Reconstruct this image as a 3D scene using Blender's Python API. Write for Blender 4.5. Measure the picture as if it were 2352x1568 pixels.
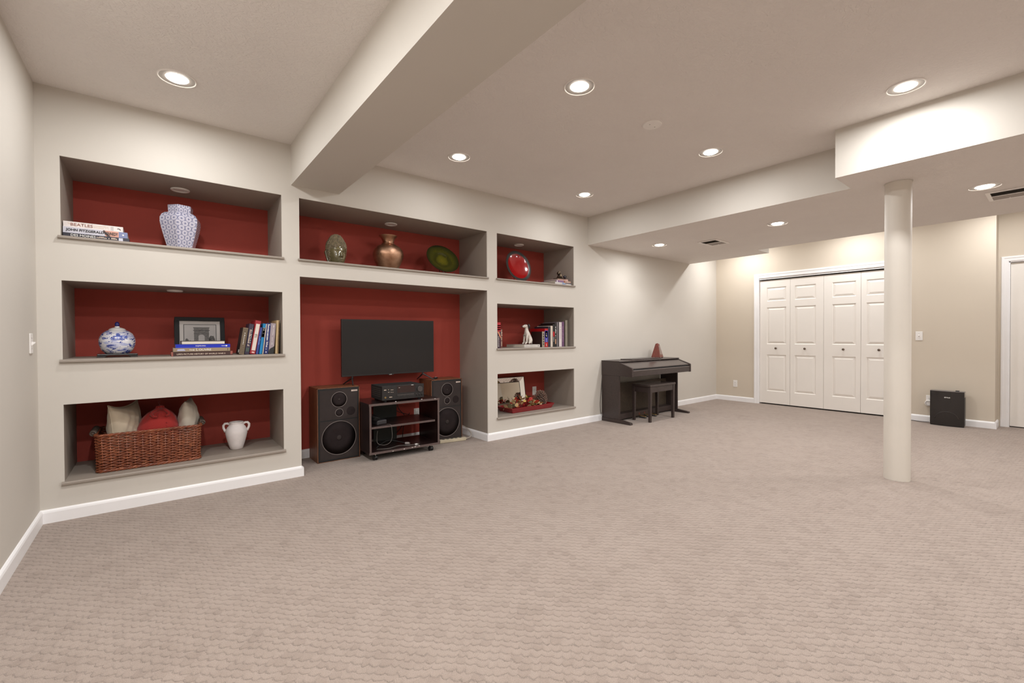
import bpy, bmesh, math, random
from mathutils import Vector, Matrix
random.seed(7)
scene = bpy.context.scene
col = scene.collection
for o in list(bpy.data.objects): bpy.data.objects.remove(o)

# ------------------------------------------------------------------ camera
cam_d = bpy.data.cameras.new('camera'); cam = bpy.data.objects.new('camera', cam_d); col.objects.link(cam)
cam_d.sensor_width = 36; cam_d.lens = 15.599; cam_d.clip_start = .02
_r = Vector((0.78019505, -0.62551944, -0.00459578)); _u = Vector((0.01075089, 0.00606273, 0.99992383))
_f = Vector((0.62544393, 0.78018503, -0.011455))
mw = Matrix.Identity(4)
for i in range(3):
    mw[i][0] = _r[i]; mw[i][1] = _u[i]; mw[i][2] = -_f[i]
mw[0][3], mw[1][3], mw[2][3] = 0.56072, -3.87841, 1.125
cam.matrix_world = mw
scene.camera = cam

# ------------------------------------------------------------------ world, exposure
world = bpy.data.worlds.new('world'); scene.world = world; world.use_nodes = True
world.node_tree.nodes['Background'].inputs[0].default_value = (.02, .018, .016, 1)
world.node_tree.nodes['Background'].inputs[1].default_value = 0.2
vs = scene.view_settings
vs.view_transform = 'Standard'; vs.look = 'None'; vs.gamma = 1; vs.use_curve_mapping = False
vs.exposure = 0.07
LAMP_W = 12.5             # watts of one ceiling lamp
LAMP_COL = (.985, 1.0, 1.01)
scene.cycles.max_bounces = 10; scene.cycles.diffuse_bounces = 7

# ------------------------------------------------------------------ measures
H = 2.662; SZ = 2.302; BZ = 2.342; XR = 8.319; D = .556
BX0, BX1 = 1.414, 1.791
LX0, LX1, CX0, CX1, RX0, RX1 = .108, 1.343, 1.472, 3.332, 3.465, 4.673
ROWS = [(1.742, 1.760, 2.250), (.975, .995, 1.484), (.217, .238, .715)]   # opening bottom, sill top, opening top
TVZ = 1.617
YB = -7.2                 # wall behind the camera
XREC = 8.6                # recessed wall with the second door

def lin(r, g, b):
    f = lambda c: (c/255/12.92) if c/255 <= .04045 else ((c/255+.055)/1.055)**2.4
    return (f(r), f(g), f(b))

# ------------------------------------------------------------------ materials
MATS = {}
def mat(name, c, rough=.6, metal=0, var=.06, vscale=6, bump=0, bscale=40, bdist=.002, coat=0, spec=.5, sheen=0, emit=None, estr=0, stretch=None, trans=0):
    if name in MATS: return MATS[name]
    m = bpy.data.materials.new(name); m.use_nodes = True; MATS[name] = m
    nt = m.node_tree; N = nt.nodes; L = nt.links; p = N['Principled BSDF']
    p.inputs['Roughness'].default_value = rough; p.inputs['Metallic'].default_value = metal
    p.inputs['Specular IOR Level'].default_value = spec
    if coat: p.inputs['Coat Weight'].default_value = coat; p.inputs['Coat Roughness'].default_value = .08
    if sheen: p.inputs['Sheen Weight'].default_value = sheen
    if trans: p.inputs['Transmission Weight'].default_value = trans
    tc = N.new('ShaderNodeTexCoord'); src = tc.outputs['Object']
    if stretch:
        mp = N.new('ShaderNodeMapping'); mp.inputs['Scale'].default_value = stretch; L.new(src, mp.inputs[0]); src = mp.outputs[0]
    nz = N.new('ShaderNodeTexNoise'); nz.inputs['Scale'].default_value = vscale; nz.inputs['Detail'].default_value = 4
    L.new(src, nz.inputs['Vector'])
    rp = N.new('ShaderNodeValToRGB'); L.new(nz.outputs['Fac'], rp.inputs[0])
    rp.color_ramp.elements[0].position = .3; rp.color_ramp.elements[1].position = .7
    rp.color_ramp.elements[0].color = (*[max(0, x*(1-var)) for x in c], 1)
    rp.color_ramp.elements[1].color = (*[min(1, x*(1+var)) for x in c], 1)
    L.new(rp.outputs[0], p.inputs['Base Color'])
    if bump:
        n2 = N.new('ShaderNodeTexNoise'); n2.inputs['Scale'].default_value = bscale; n2.inputs['Detail'].default_value = 5
        L.new(src, n2.inputs['Vector'])
        b = N.new('ShaderNodeBump'); b.inputs['Strength'].default_value = bump; b.inputs['Distance'].default_value = bdist
        L.new(n2.outputs['Fac'], b.inputs['Height']); L.new(b.outputs[0], p.inputs['Normal'])
    if emit:
        p.inputs['Emission Color'].default_value = (*emit, 1); p.inputs['Emission Strength'].default_value = estr
    return m

class G:            # tiny node-graph helper
    def __init__(s, m): s.nt = m.node_tree; s.N = s.nt.nodes; s.L = s.nt.links; s.p = s.N['Principled BSDF']
    def v(s, sock, x):
        if isinstance(x, (int, float)): sock.default_value = x
        elif isinstance(x, tuple): sock.default_value = x
        else: s.L.new(x, sock)
    def m(s, op, a, b=0, c=0):
        n = s.N.new('ShaderNodeMath'); n.operation = op
        s.v(n.inputs[0], a); s.v(n.inputs[1], b); s.v(n.inputs[2], c); return n.outputs[0]
    def ramp(s, fac, stops, interp='LINEAR'):
        n = s.N.new('ShaderNodeValToRGB'); n.color_ramp.interpolation = interp; s.L.new(fac, n.inputs[0])
        e = n.color_ramp.elements
        while len(e) < len(stops): e.new(.5)
        for k, (pos, c) in enumerate(stops): e[k].position = pos; e[k].color = (*c, 1)
        return n.outputs[0]
    def noise(s, vec, scale, detail=4, rough=.5, dist=0):
        n = s.N.new('ShaderNodeTexNoise'); n.inputs['Scale'].default_value = scale; n.inputs['Detail'].default_value = detail
        n.inputs['Roughness'].default_value = rough; n.inputs['Distortion'].default_value = dist
        if vec is not None: s.L.new(vec, n.inputs['Vector'])
        return n
    def coord(s, kind='Object'): return s.N.new('ShaderNodeTexCoord').outputs[kind]
    def mapping(s, vec, loc=(0,0,0), rot=(0,0,0), scale=(1,1,1)):
        n = s.N.new('ShaderNodeMapping'); s.L.new(vec, n.inputs[0]); n.inputs['Location'].default_value = loc
        n.inputs['Rotation'].default_value = rot; n.inputs['Scale'].default_value = scale; return n.outputs[0]
    def sep(s, vec): n = s.N.new('ShaderNodeSeparateXYZ'); s.L.new(vec, n.inputs[0]); return n.outputs
    def comb(s, x, y, z=0):
        n = s.N.new('ShaderNodeCombineXYZ'); s.v(n.inputs[0], x); s.v(n.inputs[1], y); s.v(n.inputs[2], z); return n.outputs[0]
    def mix(s, fac, a, b, blend='MIX'):
        n = s.N.new('ShaderNodeMix'); n.data_type = 'RGBA'; n.blend_type = blend
        s.v(n.inputs[0], fac); s.v(n.inputs[6], a); s.v(n.inputs[7], b); return n.outputs[2]
    def bump(s, h, strength, dist, normal=None):
        n = s.N.new('ShaderNodeBump'); n.inputs['Strength'].default_value = strength; n.inputs['Distance'].default_value = dist
        s.L.new(h, n.inputs['Height'])
        if normal is not None: s.L.new(normal, n.inputs['Normal'])
        return n.outputs[0]
def newmat(name, rough=.6):
    m = bpy.data.materials.new(name); m.use_nodes = True; MATS[name] = m
    m.node_tree.nodes['Principled BSDF'].inputs['Roughness'].default_value = rough; return m

M_WALL = mat('wall_paint', (.575, .535, .48), .75, var=.012, vscale=2, bump=.12, bscale=260, bdist=.0008)
M_WALL2 = mat('warm_wall_paint', (.60, .525, .43), .75, var=.012, vscale=2, bump=.12, bscale=260, bdist=.0008)
M_TAUPE = mat('taupe_paint', (.30, .255, .215), .6, var=.03, vscale=3, bump=.1, bscale=200, bdist=.0006)
M_RED = mat('red_paint', (.355, .058, .041), .7, spec=.2, var=.05, vscale=2.2, bump=.12, bscale=220, bdist=.0008)
M_TRIM = mat('white_trim_paint', (.84, .825, .825), .42, var=.015, vscale=5)
M_DOOR = mat('white_door_paint', (.80, .755, .70), .45, var=.012, vscale=4)

# ceiling: stomped drywall texture
def ceiling_mat():
    m = newmat('stomped_ceiling', .85); g = G(m); c = g.coord()
    w = g.noise(c, 6, 2)
    mp = g.mix(.06, c, w.outputs['Color'])
    n1 = g.noise(mp, 42, 4, .55, 1.1); n2 = g.noise(c, 3, 2)
    h = g.ramp(n1.outputs['Fac'], [(.42, (0,0,0)), (.62, (1,1,1))])
    colr = g.ramp(n2.outputs['Fac'], [(.3, (.75, .705, .67)), (.7, (.77, .725, .69))])
    g.L.new(colr, g.p.inputs['Base Color'])
    g.L.new(g.bump(h, .55, .0032), g.p.inputs['Normal'])
    return m
M_CEIL = ceiling_mat()

# carpet: square tufts in rows running diagonally across the room
def carpet_mat():
    m = newmat('tufted_carpet', .95); g = G(m); c = g.coord()
    g.p.inputs['Specular IOR Level'].default_value = .1
    g.p.inputs['Sheen Weight'].default_value = .15
    rot = g.mapping(c, rot=(0, 0, math.radians(45)))
    wob = g.noise(rot, 14, 3); ww = g.sep(wob.outputs['Color'])
    wob2 = g.noise(rot, 60, 2); w2 = g.sep(wob2.outputs['Color'])
    x, y, z = g.sep(rot)
    x = g.m('DIVIDE', x, .0365); y = g.m('DIVIDE', y, .0335)
    x = g.m('ADD', x, g.m('MULTIPLY', g.m('SUBTRACT', ww[0], .5), 1.5)); y = g.m('ADD', y, g.m('MULTIPLY', g.m('SUBTRACT', ww[1], .5), 1.1))
    y = g.m('ADD', y, g.m('MULTIPLY', g.m('SUBTRACT', w2[1], .5), .22)); x = g.m('ADD', x, g.m('MULTIPLY', g.m('SUBTRACT', w2[0], .5), .25))
    fz = g.noise(c, 210, 3, .7); f3 = g.sep(fz.outputs['Color'])
    y = g.m('ADD', y, g.m('MULTIPLY', g.m('SUBTRACT', f3[0], .5), .55)); x = g.m('ADD', x, g.m('MULTIPLY', g.m('SUBTRACT', f3[1], .5), .55))
    cx_ = g.m('SUBTRACT', g.m('MULTIPLY', g.m('FRACT', x), 2), 1)          # -1..1 across one tuft
    y = g.m('SUBTRACT', y, g.m('MULTIPLY', g.m('MULTIPLY', cx_, cx_), .30))     # scalloped front edge
    fy = g.m('FRACT', y)
    cell = g.comb(g.m('FLOOR', x), g.m('FLOOR', y))
    wn = g.N.new('ShaderNodeTexWhiteNoise'); wn.noise_dimensions = '2D'; g.L.new(cell, wn.inputs['Vector'])
    rise = g.ramp(fy, [(0, (0, 0, 0)), (.10, (.75, .75, .75)), (.22, (1, 1, 1)), (.6, (.8, .8, .8)), (1, (0.265, 0.262, 0.259))])
    side = g.m('SUBTRACT', 1, g.m('MULTIPLY', g.m('POWER', g.m('ABSOLUTE', cx_), 5), .35))
    dome = g.m('MULTIPLY', rise, side)
    fib = g.noise(c, 380, 3, .7); patch = g.noise(c, 1.6, 4, .6, .6); patch2 = g.noise(c, 8, 4, .65, .4)
    brk = g.noise(rot, 30, 2)
    base = g.ramp(patch.outputs['Fac'], [(.30, (0.291, 0.228, 0.191)), (.5, (0.337, 0.269, 0.228)), (.70, (0.363, 0.295, 0.253))])
    base = g.mix(.5, base, g.ramp(patch2.outputs['Fac'], [(.32, (0.272, 0.213, 0.179)), (.5, (0.340, 0.273, 0.231)), (.7, (0.378, 0.306, 0.262))]))
    base = g.mix(.38, base, g.ramp(wn.outputs['Value'], [(0, (0.257, 0.202, 0.169)), (.3, (0.333, 0.268, 0.226)), (1, (0.359, 0.290, 0.247))]))
    base = g.mix(.75, base, g.ramp(fib.outputs['Fac'], [(.3, (.62, .61, .60)), (.7, (1.26, 1.26, 1.26))]), 'MULTIPLY')
    tip = g.ramp(fy, [(0, (.86, .86, .86)), (.35, (1.0, 1.0, 1.0)), (.8, (1.06, 1.06, 1.06)), (1, (1.0, 1.0, 1.0))])  # shading of each tuft put into its colour, darker at the front
    base = g.mix(.6, base, tip, 'MULTIPLY')
    crevice_shade = g.m('MULTIPLY', g.ramp(fy, [(0, (1, 1, 1)), (.05, (.8, .8, .8)), (.11, (0, 0, 0))]), g.m('SUBTRACT', 1, g.m('MULTIPLY', g.m('ABSOLUTE', cx_), .55)))  # darkness of the crevices between tufts, mixed into the colour
    crevice_shade = g.m('MULTIPLY', crevice_shade, g.ramp(brk.outputs['Fac'], [(.44, (.0, .0, .0)), (.66, (1, 1, 1))]))
    base = g.mix(g.m('MULTIPLY', crevice_shade, .62), base, (.085, .062, .05, 1))
    g.L.new(base, g.p.inputs['Base Color'])
    hh = g.m('ADD', dome, g.m('MULTIPLY', fib.outputs['Fac'], .45))
    g.L.new(g.bump(hh, .6, .005), g.p.inputs['Normal'])
    return m
M_CARPET = carpet_mat()

def wood_mat(name, dark, light, rough=.45, scale=(1, 1, 1), coat=0, gs=14):
    m = newmat(name, rough); g = G(m); c = g.coord()
    mp = g.mapping(c, scale=scale)
    n = g.noise(mp, gs, 6, .6, 1.5)
    g.L.new(g.ramp(n.outputs['Fac'], [(.3, dark), (.72, light)]), g.p.inputs['Base Color'])
    g.L.new(g.bump(n.outputs['Fac'], .05, .001), g.p.inputs['Normal'])
    if coat: g.p.inputs['Coat Weight'].default_value = coat; g.p.inputs['Coat Roughness'].default_value = .15
    return m
M_WALNUT = wood_mat('walnut_veneer', (.10, .035, .015), (.25, .10, .045), .45, (6, 6, .6))
M_WENGE = wood_mat('dark_laminate', (.012, .006, .006), (.026, .013, .012), .3, (1, 8, 8), coat=.2)
M_EDGE = mat('laminate_edge', (.105, .072, .066), .45, var=.15, vscale=60)
M_PIANO = wood_mat('rosewood_laminate', (.028, .018, .016), (.062, .044, .040), .33, (1, 10, 10), gs=10)
M_BLACKWOOD = mat('black_satin_wood', (.022, .017, .016), .32, var=.1, vscale=20)
M_BLK = mat('black_plastic', (.016, .014, .014), .38, var=.1, vscale=30)
M_BLKM = mat('black_matte', (.012, .011, .011), .75, var=.15, vscale=40)
M_GLOSSBLK = mat('glossy_black_plastic', (.012, .010, .010), .12, var=.05, vscale=10, coat=.5)
M_SCREEN = mat('screen_glass', (.016, .013, .012), .4, var=.02, vscale=3, spec=.3)
M_METAL = mat('brushed_nickel', (.55, .52, .48), .3, 1, var=.06, vscale=50)
M_BRONZE = mat('antique_bronze', (.16, .12, .09), .35, .9, var=.15, vscale=50)
M_BRASS = mat('brass', (.62, .45, .18), .3, 1, var=.1, vscale=40)
M_PLATE = mat('white_plastic', (.80, .77, .74), .35, var=.015, vscale=8)
M_SLOT = mat('socket_slot', (.05, .045, .04), .6, var=.1, vscale=30)
M_PAPER = mat('page_edges', (.70, .64, .54), .85, var=.1, vscale=1, bump=.2, bscale=300, stretch=(160, 1, 1))
M_WHITEINK = mat('white_ink', (.82, .80, .76), .6, var=.03, vscale=40)
M_BLACKINK = mat('black_ink', (.02, .02, .02), .6, var=.05, vscale=40)
M_REDINK = mat('red_ink', (.50, .05, .04), .6, var=.05, vscale=40)
M_BROWNINK = mat('brown_ink', (.28, .12, .09), .6, var=.05, vscale=40)
M_CREAMINK = mat('cream_ink', (.72, .58, .46), .6, var=.05, vscale=40)
M_BULB = mat('lamp_glow', (1, .95, .9), .4, var=.0, emit=(1.0, .93, .84), estr=14)
M_CAN = mat('lamp_trim_white', (.82, .78, .74), .35, var=.01, vscale=10); M_BAFFLE = mat('lamp_baffle', (.42, .39, .36), .5, var=.02, vscale=10)
M_LENS = mat('frosted_lens', (.75, .72, .68), .45, var=.02, vscale=10)

def paint(rgb, rough=.5, coat=0):
    nm = 'cover_%d_%d_%d' % rgb
    return mat(nm, lin(*rgb), rough, var=.08, vscale=14, coat=coat)

# ------------------------------------------------------------------ mesh builder
class MB:
    def __init__(s): s.v = []; s.f = []
    def box(s, x0, x1, y0, y1, z0, z1):
        n = len(s.v)
        s.v += [(x0,y0,z0),(x1,y0,z0),(x1,y1,z0),(x0,y1,z0),(x0,y0,z1),(x1,y0,z1),(x1,y1,z1),(x0,y1,z1)]
        s.f += [[n+i for i in q] for q in ((0,3,2,1),(4,5,6,7),(0,1,5,4),(1,2,6,5),(2,3,7,6),(3,0,4,7))]
        return s
    def quad(s, a, b, c, d):
        n = len(s.v); s.v += [a, b, c, d]; s.f.append([n, n+1, n+2, n+3]); return s
    def prism(s, poly, axis, a, b):
        n = len(s.v); k = len(poly)
        def P(p, t):
            return (t, p[0], p[1]) if axis == 0 else ((p[0], t, p[1]) if axis == 1 else (p[0], p[1], t))
        s.v += [P(p, a) for p in poly] + [P(p, b) for p in poly]
        s.f.append([n+i for i in range(k)][::-1]); s.f.append([n+k+i for i in range(k)])
        for i in range(k): j = (i+1) % k; s.f.append([n+i, n+j, n+k+j, n+k+i])
        return s
    def lathe(s, prof, n=40, c=(0,0,0), sx=1, sy=1, closed=False, rot=0):
        b = len(s.v); k = len(prof)
        for r, z in prof:
            for i in range(n):
                a = 2*math.pi*i/n + rot
                s.v.append((c[0]+sx*r*math.cos(a), c[1]+sy*r*math.sin(a), c[2]+z))
        rows = k if closed else k-1
        for j in range(rows):
            for i in range(n):
                i2 = (i+1) % n; j2 = (j+1) % k
                s.f.append([b+j*n+i, b+j*n+i2, b+j2*n+i2, b+j2*n+i])
        if not closed:
            if prof[0][0] > 1e-6: s.f.append([b+i for i in range(n)][::-1])
            if prof[-1][0] > 1e-6: s.f.append([b+(k-1)*n+i for i in range(n)])
        return s
    def tube(s, pts, r, n=8, closed=False, cap=True):
        pts = [Vector(p) for p in pts]; k = len(pts); b = len(s.v)
        rs = r if isinstance(r, (list, tuple)) else [r]*k
        up = None
        for i, p in enumerate(pts):
            if closed: t = pts[(i+1) % k]-pts[i-1]
            else: t = pts[min(i+1, k-1)]-pts[max(i-1, 0)]
            if t.length < 1e-9: t = Vector((0, 0, 1))
            t.normalize()
            if up is None:
                up = Vector((0, 0, 1)) if abs(t.z) < .9 else Vector((1, 0, 0))
            sd = t.cross(up)
            if sd.length < 1e-5: sd = t.cross(Vector((1, 0, 0)))
            sd.normalize(); up = sd.cross(t); up.normalize()
            for j in range(n):
                a = 2*math.pi*j/n
                s.v.append(tuple(p + rs[i]*(sd*math.cos(a)+up*math.sin(a))))
        for i in range(k if closed else k-1):
            i2 = (i+1) % k
            for j in range(n):
                j2 = (j+1) % n
                s.f.append([b+i*n+j, b+i*n+j2, b+i2*n+j2, b+i2*n+j])
        if not closed and cap:
            s.f.append([b+j for j in range(n)][::-1]); s.f.append([b+(k-1)*n+j for j in range(n)])
        return s
    def ell(s, c, r, n=16, m=10):
        prof = [(math.sin(math.pi*j/m), -math.cos(math.pi*j/m)) for j in range(m+1)]
        b = len(s.v)
        for pr, pz in prof:
            for i in range(n):
                a = 2*math.pi*i/n
                s.v.append((c[0]+r[0]*pr*math.cos(a), c[1]+r[1]*pr*math.sin(a), c[2]+r[2]*pz))
        for j in range(m):
            for i in range(n):
                i2 = (i+1) % n
                s.f.append([b+j*n+i, b+j*n+i2, b+(j+1)*n+i2, b+(j+1)*n+i])
        return s
    def torus(s, c, R, r, n=40, m=8, axis='z'):
        pts = []
        for i in range(n):
            a = 2*math.pi*i/n; x, y = R*math.cos(a), R*math.sin(a)
            pts.append((c[0]+x, c[1]+y, c[2]) if axis == 'z' else ((c[0]+x, c[1], c[2]+y) if axis == 'y' else (c[0], c[1]+x, c[2]+y)))
        return s.tube(pts, r, m, closed=True)
    def grid(s, fn, nu, nv):
        b = len(s.v)
        for i in range(nu+1):
            for j in range(nv+1): s.v.append(tuple(fn(i/nu, j/nv)))
        for i in range(nu):
            for j in range(nv):
                a = b+i*(nv+1)+j; s.f.append([a, a+nv+1, a+nv+2, a+1])
        return s
    def mesh(s, name, material, smooth=None, mats=None, fm=None):
        me = bpy.data.meshes.new(name); me.from_pydata(s.v, [], s.f)
        bm = bmesh.new(); bm.from_mesh(me)
        bmesh.ops.remove_doubles(bm, verts=bm.verts, dist=1e-6)
        bmesh.ops.recalc_face_normals(bm, faces=bm.faces)
        bm.to_mesh(me); bm.free()
        if mats:
            for q in mats: me.materials.append(q)
            if fm:
                for p in me.polygons: p.material_index = fm(p)
        else: me.materials.append(material)
        if smooth:
            me.polygons.foreach_set('use_smooth', [True]*len(me.polygons))
            if smooth is not True: me.set_sharp_from_angle(angle=math.radians(smooth))
        return me
    def build(s, name, material, parent=None, smooth=None, bevel=0, seg=2, sub=0, mats=None, fm=None):
        me = s.mesh(name, material, smooth, mats, fm)
        o = bpy.data.objects.new(name, me); col.objects.link(o)
        if parent is not None: o.parent = parent
        if bevel:
            b = o.modifiers.new('bevel', 'BEVEL'); b.width = bevel; b.segments = seg; b.limit_method = 'ANGLE'; b.angle_limit = math.radians(40)
        if sub:
            q = o.modifiers.new('subdivision', 'SUBSURF'); q.levels = sub; q.render_levels = sub
        return o

def tag(o, label=None, cat=None, group=None, kind=None):
    if label: o['label'] = label
    if cat: o['category'] = cat
    if group: o['group'] = group
    if kind: o['kind'] = kind
    return o
def thing(name, label, cat, loc=(0,0,0), rz=0, group=None):
    o = bpy.data.objects.new(name, None); col.objects.link(o); o.location = loc; o.rotation_euler = (0, 0, rz)
    o.empty_display_size = .05
    return tag(o, label, cat, group)
def struct(o, label=None): o['kind'] = 'structure'; return tag(o, label)
def box(name, m, parent, *a, bevel=0, **k): return MB().box(*a).build(name, m, parent, bevel=bevel, **k)
def copy_tree(o, parent=None):
    c = o.copy(); col.objects.link(c); c.parent = parent
    for ch in list(o.children): copy_tree(ch, c)
    return c

def text(parent, s, center, dr, up, w, h, m, name='lettering', lift=0, bold=.006):
    cu = bpy.data.curves.new('t', 'FONT'); cu.body = s; cu.resolution_u = 2; cu.offset = bold
    to = bpy.data.objects.new('t', cu); col.objects.link(to)
    dg = bpy.context.evaluated_depsgraph_get()
    me = bpy.data.meshes.new_from_object(to.evaluated_get(dg))
    bpy.data.objects.remove(to); bpy.data.curves.remove(cu)
    xs = [v.co.x for v in me.vertices]; ys = [v.co.y for v in me.vertices]
    x0, x1, y0, y1 = min(xs), max(xs), min(ys), max(ys)
    dr = Vector(dr); up = Vector(up); c = Vector(center); nrm = dr.cross(up)
    for v in me.vertices:
        p = c + dr*((v.co.x-(x0+x1)/2)/(x1-x0)*w) + up*((v.co.y-(y0+y1)/2)/(y1-y0)*h) + nrm*lift
        v.co = p
    me.materials.clear(); me.materials.append(m); me.name = name
    o = bpy.data.objects.new(name, me); col.objects.link(o); o.parent = parent
    return o
def strokes(parent, center, dr, up, length, n, h, m, seed=0, name='lettering'):
    # blurred small print: a row of little letter-like bars
    rnd = random.Random(seed); b = MB(); dr = Vector(dr); up = Vector(up); c = Vector(center)
    x = -length/2; step = length/n
    for i in range(n):
        if rnd.random() < .14: x += step; continue
        hh = h*rnd.choice((.55, .6, .6, 1)); ww = step*rnd.uniform(.45, .75)
        a = c+dr*x-up*h*.4; 
        b.quad(tuple(a), tuple(a+dr*ww), tuple(a+dr*ww+up*hh), tuple(a+up*hh)); x += step
    return b.build(name, m, parent)

# ================================================================== SETTING
struct(MB().quad((-.1, YB-.1, 0), (9.3, YB-.1, 0), (9.3, D+.05, 0), (-.1, D+.05, 0)).build('floor', M_CARPET), 'beige carpet of small square tufts')
struct(MB().box(-.1, 9.3, YB-.1, D+.1, H, H+.1).build('ceiling', M_CEIL), 'off white stomp textured ceiling')
struct(MB().box(-.1, 0, YB-.1, D, 0, H).build('wall_left', M_WALL))
struct(MB().box(-.1, 9.3, YB-.1, YB, 0, H).build('wall_front', M_WALL))

# niche wall
T = .008
wb = MB()
for a, b in ((0, LX0), (LX1, CX0), (CX1, RX0), (RX1, XR+.05)): wb.box(a, b, 0, T, 0, H)
for a, b in ((LX0, LX1), (RX0, RX1)):
    z = 0
    for o0, st, o1 in reversed(ROWS): wb.box(a, b, 0, T, z, o0); z = o1
    wb.box(a, b, 0, T, z, H)
wb.box(CX0, CX1, 0, T, TVZ, ROWS[0][0]); wb.box(CX0, CX1, 0, T, ROWS[0][2], H)
wall_back = struct(wb.build('wall_back', M_WALL), 'greige wall with eight recessed niches')
def niche(x0, x1, z0, zt, z1, floor=True):
    b = MB(); e = .03
    b.box(x0-e, x0, T, D, z0-e, z1+e); b.box(x1, x1+e, T, D, z0-e, z1+e); b.box(x0-e, x1+e, T, D, z1, z1+e)
    b.build('niche_lining', M_TAUPE, wall_back)
    box('niche_back', M_RED, wall_back, x0-e, x1+e, D, D+.03, z0-e if floor else 0, z1+e)
    if floor:
        s = MB().box(x0, x1, -.001, D, z0, zt)
        s.prism([(-.001, z0), (-.016, z0), (-.020, z0+.003), (-.020, zt-.007), (-.017, zt-.002), (-.013, zt), (-.001, zt)], 0, x0-.012, x1+.012)
        o = s.build('sill', M_TAUPE2, wall_back)
M_TAUPE2 = mat('taupe_sill_paint', (.29, .245, .205), .55, var=.03, vscale=4)
for x0, x1 in ((LX0, LX1), (RX0, RX1)):
    for o0, st, o1 in ROWS: niche(x0, x1, o0, st, o1)
niche(CX0, CX1, *ROWS[0]); niche(CX0, CX1, 0, 0, TVZ, False)

# beam and soffit
struct(MB().box(BX0, BX1, YB, 0, BZ, H).build('ceiling_beam', M_WALL), 'boxed ceiling beam running toward the niche wall')
sof = [(4.935, 0), (7.427, 0), (7.427, -1.211), (7.06, -1.211), (7.08, YB), (4.55, YB), (4.55, -2.79), (4.935, -2.79)]
struct(MB().prism(sof, 2, SZ, H+.01).build('ceiling_soffit', None, mats=[M_WALL, M_CEIL], fm=lambda p: 1 if p.normal.z < -.5 else 0), 'dropped ceiling soffit with textured underside')

# closet wall with opening, return and recessed door wall
OY0, OY1, OZ = -.716, -2.515, 2.045
wr = MB()
wr.box(XR, XR+.12, OY0, D, 0, H); wr.box(XR, XR+.12, -3.36, OY1, 0, H); wr.box(XR, XR+.12, OY1, OY0, OZ, H)
struct(wr.build('wall_right', M_WALL2), 'warm beige wall with a closet opening')
struct(MB().box(XR+.12, XREC+.1, -3.36, -3.25, 0, H).build('wall_return', M_WALL2))
D2a, D2b = -3.447, -4.25
wq = MB(); wq.box(XREC, XREC+.12, D2a+.0, -3.36, 0, H); wq.box(XREC, XREC+.12, YB, D2b, 0, H); wq.box(XREC, XREC+.12, D2b, D2a, 2.01, H)
struct(wq.build('wall_recess', M_WALL2))
struct(MB().box(XR+.5, XR+.52, -2.7, -.5, 0, H).box(XR+.1, XR+.52, -.52, -.5, 0, H).box(XR+.1, XR+.52, -2.7, -2.68, 0, H).build('wall_closet', mat('opening_darkness', (.1, .085, .07), .8)))  # dark wall colour put in for the darkness behind the doors
struct(MB().box(XREC+.2, XREC+.25, YB, -3.2, 0, H).build('wall_beyond', mat('opening_darkness', (.1, .085, .07), .8)))

# baseboards
BBH = .082
BBP = [(0, 0), (-.014, 0), (-.014, BBH-.018), (-.011, BBH-.008), (-.005, BBH-.002), (0, BBH)]
def bb(b, p0, p1, nrm):
    p0 = Vector((*p0, 0)); p1 = Vector((*p1, 0)); n = Vector((*nrm, 0)); k = len(BBP); m = len(b.v)
    for p in (p0, p1):
        for a, z in BBP: q = p + n*(-a); b.v.append((q.x, q.y, z))
    b.f.append([m+i for i in range(k)]); b.f.append([m+k+i for i in range(k)][::-1])
    for i in range(k): j = (i+1) % k; b.f.append([m+i, m+j, m+k+j, m+k+i])
b = MB()
bb(b, (0, 0), (CX0, 0), (0, -1)); bb(b, (CX0, -.014), (CX0, D), (1, 0)); bb(b, (CX0, D), (CX1, D), (0, -1))
bb(b, (CX1, D), (CX1, -.014), (-1, 0)); bb(b, (CX1, 0), (XR, 0), (0, -1))
struct(b.build('baseboard_back', M_TRIM))
b = MB(); bb(b, (0, YB), (0, 0), (1, 0)); struct(b.build('baseboard_left', M_TRIM))
b = MB(); bb(b, (XR, 0), (XR, -.645), (-1, 0)); bb(b, (XR, -2.60), (XR, -3.36), (-1, 0)); bb(b, (XR-.014, -3.36), (XREC, -3.36), (0, -1))
bb(b, (XREC, -4.33), (XREC, YB), (-1, 0))
struct(b.build('baseboard_right', M_TRIM))
b = MB(); bb(b, (0, YB), (XREC, YB), (0, 1)); struct(b.build('baseboard_front', M_TRIM))

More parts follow.
